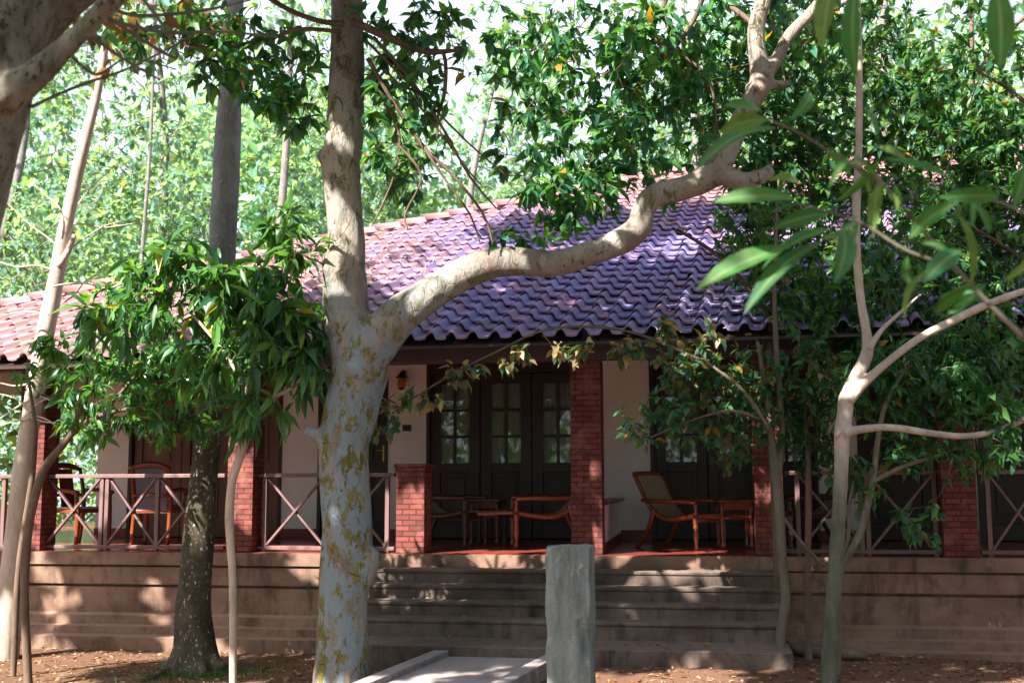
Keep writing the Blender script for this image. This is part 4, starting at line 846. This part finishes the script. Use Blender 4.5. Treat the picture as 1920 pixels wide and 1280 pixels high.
cr.grow(7, .08, .5, .7); cr.leaves(S6, .105, .5, [(.20, .15, .07), (.25, .20, .11), (.05, .11, .06), (.16, .13, .05), (.04, .12, .07)], M['leaf'], 'long', .5, .3, 0, name='hanging_leaves'); cr.twigs(S6, .0025, M['bark_sap'], 'hanging_twigs')
b = P(1517, 1262, 10.9)
S7 = tree('thin_dark_sapling', 'very thin dark sapling stem between the two leafy saplings right of the steps', 'sapling', b.x, b.y)
m = MB(); n7 = limb(m, [(1516, 1256, 8), (1516, 1150, 7), (1515, 1040, 6), (1516, 930, 6), (1514, 840, 5), (1510, 740, 4), (1530, 640, 3)], 10.9, 8, .12, 87, 5, True); m.build('trunk', M['bark_brown'], S7, smooth=True, local=False)
cr = Crown(88, n7[-16:]); cr.plobe(1520, 800, 11, 60, 90, .3, 60); cr.grow(8, .1, .5); cr.leaves(S7, .10, .4, [(.02, .085, .035), (.03, .10, .04)], M['leaf'], 'long'); cr.twigs(S7, .003, M['bark_sap'])

# ---- bushy evergreens rising over the right part of the roof
pal_r = [(.034, .125, .05), (.055, .165, .042), (.028, .105, .06), (.10, .21, .05)]
def bushy(px, Y, base_py, label, lobes, seed, Lf=.105, pal=pal_r):
    q = P(px, 895, Y); t = tree('bushy_evergreen', label, 'tree', q.x, q.y, 'dark evergreens over the right of the roof')
    m = MB(); g = ground_z(q.x, q.y); n = []
    l = [(px + 6, 1000, 7, Y), (px - 6, 700, 6, Y), (px + 8, 400, 5.5, Y), (px, 100, 5, Y), (px, -200, 3, Y)]; n += limb(m, l, Y, 10, .08, seed, 5, True)
    for k in range(5):
        y0 = 600 - 150 * k; sg = 1 if k % 2 else -1; n += limb(m, [(px, y0, 5), (px + sg * 90, y0 - 110, 4, Y - .2), (px + sg * 180, y0 - 170, 3, Y - .3)], Y, 6, .08, seed + k, 4)
    m.build('trunk', M['bark_brown'], t, smooth=True, local=False)
    cr = Crown(seed, n)
    for l in lobes: cr.plobe(*l)
    cr.grow(11, .12, .45, .45); cr.leaves(t, Lf, .38, pal, M['leaf'], 'long', .6, .35, .01); cr.twigs(t, .005, M['bark_brown'])
bushy(1449, 11.5, 0, 'dark leafy evergreen on a vine thin stem behind the upturned end of the mottled limb', [(1420, 430, 11.3, 90, 140, .5, 150), (1400, 190, 11.3, 150, 170, .5, 300), (1490, 570, 11.3, 90, 80, .4, 90), (1500, 330, 11.5, 80, 160, .5, 170)], 101)
bushy(1822, 11.9, 0, 'dark leafy evergreen with a straight thin stem before the last brick pillar', [(1640, 500, 11.5, 150, 130, .5, 230), (1620, 230, 11.6, 170, 200, .6, 340), (1660, 640, 11.4, 150, 90, .4, 190), (1740, 330, 11.7, 110, 170, .6, 190), (1560, 60, 11.8, 200, 110, .6, 180)], 102)
bushy(2010, 11.2, 0, 'dark leafy evergreen reaching in from the right edge of the picture', [(1840, 440, 11.2, 130, 160, .5, 330), (1830, 170, 11.2, 150, 190, .6, 270), (1850, 650, 11.1, 130, 110, .4, 270), (1880, 300, 11.3, 90, 120, .5, 160), (2060, 250, 11.3, 130, 220, .6, 170), (2050, 620, 11.3, 110, 130, .5, 110)], 103)

# ---- near branch with large soft leaves, top right
b = P(2060, 1280, 3.1)
S8 = tree('near_overhanging_sapling', 'out of focus near branch with large bright leaves hanging over the right side', 'branch', b.x, b.y)
m = MB()
limb(m, [(2080, 1500, 16), (2060, 1100, 14), (2040, 800, 11), (1985, 690, 8), (1920, 632, 6), (1860, 575, 5), (1790, 500, 4.5), (1720, 420, 4), (1660, 350, 3.5), (1618, 300, 3)], 3.1, 8, .05, 110, 5, True)
limb(m, [(1790, 500, 3), (1700, 470, 3), (1620, 420, 2.5), (1560, 400, 2.5), (1490, 380, 2)], 3.0, 6, .05, 111, 4); limb(m, [(1920, 632, 4), (1960, 450, 4), (1900, 390, 3), (1820, 370, 3), (1780, 375, 2)], 3.05, 6, .05, 112, 4)
limb(m, [(1650, 345, 2.5), (1580, 300, 2.5), (1500, 250, 2), (1440, 225, 2)], 3.0, 6, .05, 113, 4); limb(m, [(2040, 800, 8), (2050, 300, 7), (1990, -40, 6, 3), (1880, -60, 4, 3), (1700, -50, 3, 3), (1560, -40, 3, 3)], 3.1, 6, .05, 114, 4)
m.build('stem', M['bark_sap'], S8, smooth=True, local=False)
LV = [((1655, 298), (1797, 326), 22), ((1650, 300), (1568, 378), 17), ((1645, 262), (1622, 194), 18), ((1562, -30), (1540, 80), 26), ((1606, -30), (1602, 138), 24), ((1490, 372), (1335, 368), 20), ((1455, 240), (1300, 306), 18), ((1440, 225), (1352, 240), 20),
      ((1560, 430), (1425, 492), 22), ((1480, 462), (1303, 528), 26), ((1580, 425), (1567, 520), 24), ((1797, 400), (1826, 535), 24), ((1795, 380), (1700, 440), 20), ((1868, -30), (1872, 120), 30), ((1540, 455), (1395, 570), 20), ((1700, 300), (1650, 268), 14),
      ((1480, 225), (1520, 160), 16), ((1430, 210), (1360, 190), 20), ((1800, 470), (1730, 520), 22), ((1500, 345), (1440, 330), 14), ((1760, 370), (1880, 360), 18), ((1640, 330), (1600, 280), 16), ((1550, 400), (1450, 420), 18), ((1735, 510), (1690, 600), 18), ((1900, 390), (1925, 300), 20)]
rl = random.Random(3)
for k in range(26):                                     # smaller leaves along the same stems
    a0 = rl.choice(((1700, 470), (1580, 410), (1500, 385), (1580, 300), (1660, 350), (1740, 445), (1830, 540), (1880, 380), (1820, 372), (1950, 470), (1620, 420), (1530, 270)))
    an = rl.uniform(.2, 3.4); L = rl.uniform(45, 95); LV.append(((a0[0] + rl.uniform(-20, 20), a0[1] + rl.uniform(-12, 12)), (a0[0] + L * math.cos(an), a0[1] + L * abs(math.sin(an)) * .8 + 10), L * .15))
for i, (p0, p1, hw_) in enumerate(LV):
    Y = 3.0 + .16 * math.sin(i * 2.4); a = np.array(P(*p0, Y)); e = np.array(P(*p1, Y + .10 * math.sin(i * 1.7))); L = np.linalg.norm(e - a); K = 12
    d = (e - a) / L; nr = np.array((.5 * math.sin(i * 1.3), -.75, .45 + .5 * math.cos(i * 3))); x = np.cross(d, nr); x /= np.linalg.norm(x); z = np.cross(x, d); m = MB(); vv = []; wm = hw_ * .86 * Y / F_PX; bend = rl.uniform(-.02, .13); tw = rl.uniform(-.5, .5); sw = rl.uniform(-.06, .06)
    for k in range(K + 1):
        t = k / K; wd = wm * math.sin(math.pi * min(1, t * .98 + .02) ** 1.1) ** .8 * (1 + .06 * (k % 2)); q = tw * t; x2 = x * math.cos(q) + z * math.sin(q); z2 = z * math.cos(q) - x * math.sin(q)
        c = a + d * L * t + z * (bend * L * math.sin(math.pi * t) - .06 * L * t * t) + x * sw * L * math.sin(math.pi * t) - np.array((0, 0, .05 * L * t * t))
        vv += [c - x2 * wd + z2 * wd * .4, c - x2 * wd * .08, c, c + x2 * wd * .08, c + x2 * wd + z2 * wd * .4]
    ff = []
    for k in range(K):
        for q in range(4): ff.append((5 * k + q, 5 * k + q + 1, 5 * k + q + 6, 5 * k + q + 5))
    m.add(vv, ff); o = m.build('leaf', M['leaf_near'], S8, smooth=True, local=False)
    g = np.array([(.030, .16, .045), (.040, .18, .035), (.024, .13, .06), (.10, .17, .03)][i % 4]); at = o.data.attributes.new('col', 'FLOAT_COLOR', 'FACE'); at.data.foreach_set('color', [*g, 1] * len(ff))
    at = o.data.attributes.new('vein', 'FLOAT', 'POINT'); at.data.foreach_set('value', [0, 1, 1, 1, 0] * (K + 1))

# ------------------------------------------------------------------ the wood behind
pal_b = [(.16, .29, .21), (.21, .33, .19), (.14, .28, .27), (.25, .36, .29), (.16, .31, .31)]  # distance haze put into the leaf colours, paler and bluer
def far_tree(x, y, h, rx, label, seed, n=170, Lf=.42, name='forest_tree', trunk_r=.16, pal=pal_b, low=.25, group='sunlit trees of the wood behind the bungalow'):
    rr = random.Random(seed); t = thing(name, label, 'tree', (x, y, 0), 0, group)
    m = MB(); pts = [Vector((x, y, -.2)), Vector((x + rr.uniform(-.4, .4), y, h * .35)), Vector((x + rr.uniform(-.8, .8), y, h * .65)), Vector((x + rr.uniform(-.8, .8), y, h * .92))]
    m.tube(pts, [trunk_r * 1.2, trunk_r, trunk_r * .7, trunk_r * .25], 8, .08, seed, 5); n_ = spline(pts, [1] * 4, 5)[0]
    m.build('trunk', M['bark_far'], t, smooth=True, local=False)
    cr = Crown(seed, n_[6:])
    for k in range(6):
        f = rr.uniform(low, .95); an = rr.uniform(0, 6.28); r = rx * rr.uniform(.25, .6) * (1.15 - .5 * f)
        cr.lobe((x + math.cos(an) * r, y + math.sin(an) * r, h * f), (rx * .55, rx * .55, h * .14), n // 6)
    cr.grow(14, .3, .3, .3); cr.leaves(t, Lf, .5, pal, M['leaf_far'], 'oval', .7, .45, .006); cr.twigs(t, .018, M['bark_far'])
for i, (x, y, h, rx, lab) in enumerate([(-13.5, 24, 12, 3.6, 'sunlit tree beyond the far left end of the roof, behind the leaning trunk'), (-8.8, 29, 14, 3.6, 'bright green tree seen between the leaning trunk and the dark straight trunk'),
        (-5.2, 34, 16, 3.8, 'pale hazy tree seen just left of the mottled trunk, far behind'), (-15.5, 34, 17, 4.6, 'tall sunlit tree at the left edge far behind the near trunk'), (-.6, 33, 13, 3.8, 'sunlit tree behind the roof just right of the mottled trunk'),
        (5.0, 32, 15, 4.4, 'tree behind the roof ridge in the middle, half covered by hanging leaves'), (10.5, 30, 18, 5.0, 'tall tree behind the ridge on the right, seen through the evergreens'), (16.0, 29, 18, 5.0, 'tall tree far behind the right edge of the roof')]):
    far_tree(x, y, h * 1.15, rx, lab, 200 + i, 900, .20)
# grey pole trunks far left of centre
for i, (px, Y, r, lab) in enumerate([(265, 26, 4, 'thin leaning grey stem in the sunlit wood left of the dark trunk'), (520, 27, 9, 'pale slender trunk in the bright gap left of the mottled tree')]):
    q = P(px, 895, Y); t = thing('slender_trunk', lab, 'tree', (q.x, q.y, 0)); m = MB(); nn = limb(m, [(px - 30, 1000, r, Y), (px, 500, r, Y), (px + 18, 250, r * .8, Y), (px + 30, -100, r * .5, Y)], Y, 8, .08, 240 + i, 5)
    m.build('trunk', M['bark_far'], t, smooth=True, local=False); cr = Crown(245 + i, nn[-6:]); cr.plobe(px + 30, 0, Y, 120, 120, 1.0, 24); cr.grow(9, .3, .3); cr.leaves(t, .3, .5, pal_b, M['leaf_far'], 'oval'); cr.twigs(t, .01, M['bark_far'])
# undergrowth and far wood: masses nobody could count
def mass(name, label, cat, spots, seed, Lf, pal):
    r = np.random.default_rng(seed); Ps = []
    for (x, y, z, rx, ry, rz_, n) in spots:
        u = norm(r.normal(size=(n, 3))) * (r.random((n, 1)) ** .4); k = np.array((x, y, z)) + u * np.array((rx, ry, rz_)); Ps.append(k)
    Ps = np.concatenate(Ps); n = len(Ps); D = r.normal(size=(n, 3)) + np.array((0, 0, -.3)); up = np.array((0, 0, 1.)) + r.normal(size=(n, 3)) * .7; L_ = Lf * r.uniform(.6, 1.3, n)
    o = leaf_mesh(name, Ps, D, up, L_, L_ * .5, leaf_cols(r, n, pal, .45, .006), M['leaf_far'], None, 'oval'); return tag(o, label, cat, kind='stuff')
rs = random.Random(5)
mass('undergrowth', 'tangled green undergrowth behind and beside the bungalow', 'undergrowth', [(rs.uniform(-20, -8), rs.uniform(15, 26), rs.uniform(.6, 3.4), 1.8, 1.5, 1.5, 420) for _ in range(26)] + [(-9.5 + rs.uniform(-2, 1), 17 + rs.uniform(-1, 4), 1.4, 1.2, 1, 1.3, 600) for _ in range(8)], 301, .24, pal_b)
mass('unseen_wood', 'unseen wood beside and behind the path, added to cut the sky light', 'wood', [(rs.uniform(-26, 26), rs.uniform(-22, -7), rs.uniform(.5, 15), 3.6, 2.6, 2.6, 330) for _ in range(70)] + [(sg * rs.uniform(13, 22), rs.uniform(-8, 13), rs.uniform(.5, 3.5 if sg < 0 else 14), 2.6, 3.2, 2.6, 330) for sg in (-1, 1) for _ in range(28)], 303, .5, [(.03, .09, .03), (.045, .12, .035), (.025, .07, .03)])  # unseen leaf mass added round the camera to dim the sky fill
mass('far_wood', 'sunlit wood closing the view far behind the bungalow', 'wood', [(rs.uniform(-34, 34), rs.uniform(42, 58), rs.uniform(1, 15), 4.2, 3, 3.0, 900) for _ in range(80)] + [(rs.uniform(-16, 8), rs.uniform(44, 58), rs.uniform(14, 19), 3.6, 3, 2.4, 420) for _ in range(14)] + [(rs.uniform(10, 34), rs.uniform(42, 58), rs.uniform(12, 22), 4.2, 3, 3.0, 700) for _ in range(24)] + [(rs.uniform(-34, -12), rs.uniform(42, 58), rs.uniform(12, 20), 4.2, 3, 3.0, 600) for _ in range(16)], 302, .6, pal_b)

# ------------------------------------------------------------------ fallen leaves
def litter(name, label, pts, nrm_, Lf, pal, seed, yellow=.05):
    r = np.random.default_rng(seed); n = len(pts); D = r.normal(size=(n, 3)); D -= nrm_ * (D * nrm_).sum(1, keepdims=True) * .85; up = nrm_ + r.normal(size=(n, 3)) * .35; L_ = Lf * r.uniform(.5, 1.3, n)
    return tag(leaf_mesh(name, pts, D, up, L_, L_ * r.uniform(.3, .5, n), leaf_cols(r, n, pal, .35, yellow), M['litter'], None, 'oval'), label, 'leaf litter', kind='stuff')
r = np.random.default_rng(77); n = 15000; x = r.uniform(-8, 8, n); y = r.uniform(8.3, 13.2, n)
keep = [((Vector((a, b_, 0)) - HO).dot(HN) < -.32) and not (su0 < (Vector((a, b_, 0)) - HO).dot(HU) < su1 and (Vector((a, b_, 0)) - HO).dot(HN) > -1.75) and not (abs((Vector((a, b_, 0)) - PO).dot(psd)) < .66) for a, b_ in zip(x, y)]
pts = np.array([(a, b_, ground_z(a, b_) + .008) for a, b_, k in zip(x, y, keep) if k]); litter('leaf_litter', 'dry brown leaves scattered over the red earth', pts, np.tile((0, 0, 1.), (len(pts), 1)), .06, [(.20, .12, .07), (.28, .18, .10), (.12, .07, .045), (.33, .24, .16)], 78)
n = 26000; s = r.uniform(-8.5, 5.5, n); t = r.uniform(.0, 4.5, n) ** 1.0
dens = np.array([.12 * (a < -2) + mnoise.noise(Vector((a * .45, b_ * .6, 1.7))) + .25 * mnoise.noise(Vector((a * 2, b_ * 1.2, 9))) for a, b_ in zip(s, t)])
pan = ((s - SK * t + 11) / CW) % 1; ok = (dens > .08 + .25 * (pan < .46)) & (s > np.array([hip_s(q) for q in t]) + .2); s, t = s[ok], t[ok]
hz_ = wave(((s - SK * t + 11) / CW) % 1) + .045; nn_ = np.array(Vector((0, 0, 1)) - RV * TAN); nn_ /= np.linalg.norm(nn_)
pts = np.array([roofp(a, b_, c) for a, b_, c in zip(s, t, hz_)])
litter('roof_litter', 'dry leaves and petals caught in the channels of the roof tiles', pts, np.tile(nn_, (len(pts), 1)), .045, [(.40, .34, .36), (.30, .22, .20), (.50, .44, .46), (.22, .13, .11)], 79)
n = 160; uu = r.uniform(su0, su1, n); kk = r.integers(0, 6, n); pts = []
for a, k in zip(uu, kk):
    if k < 4: q = H(a, -.05 - .27 * k - r.uniform(0, .24), zs[k] + .008)
    else: q = H(a, r.uniform(-1.7, -1.15), .333)
    pts.append(tuple(q))
litter('step_litter', 'a few dry leaves lying on the steps', np.array(pts), np.tile((0, 0, 1.), (n, 1)), .06, [(.25, .15, .08), (.33, .24, .12), (.14, .08, .05)], 80, .15)
n = 700; kx = r.normal(0, .35, n) - 2.95; ky = r.normal(0, .25, n) + 11.15; pts = np.array([(a, b_, ground_z(a, b_)) for a, b_ in zip(kx, ky)]); D = r.normal(size=(n, 3)) * .5 + np.array((0, 0, 1.)); L_ = r.uniform(.04, .10, n)
tag(leaf_mesh('grass_tuft', pts, D, r.normal(size=(n, 3)), L_, L_ * .12, leaf_cols(r, n, [(.05, .13, .03), (.08, .15, .04)]), M['leaf'], None, 'oval'), 'short green weeds round the foot of the dark trunk', 'weeds', kind='stuff')
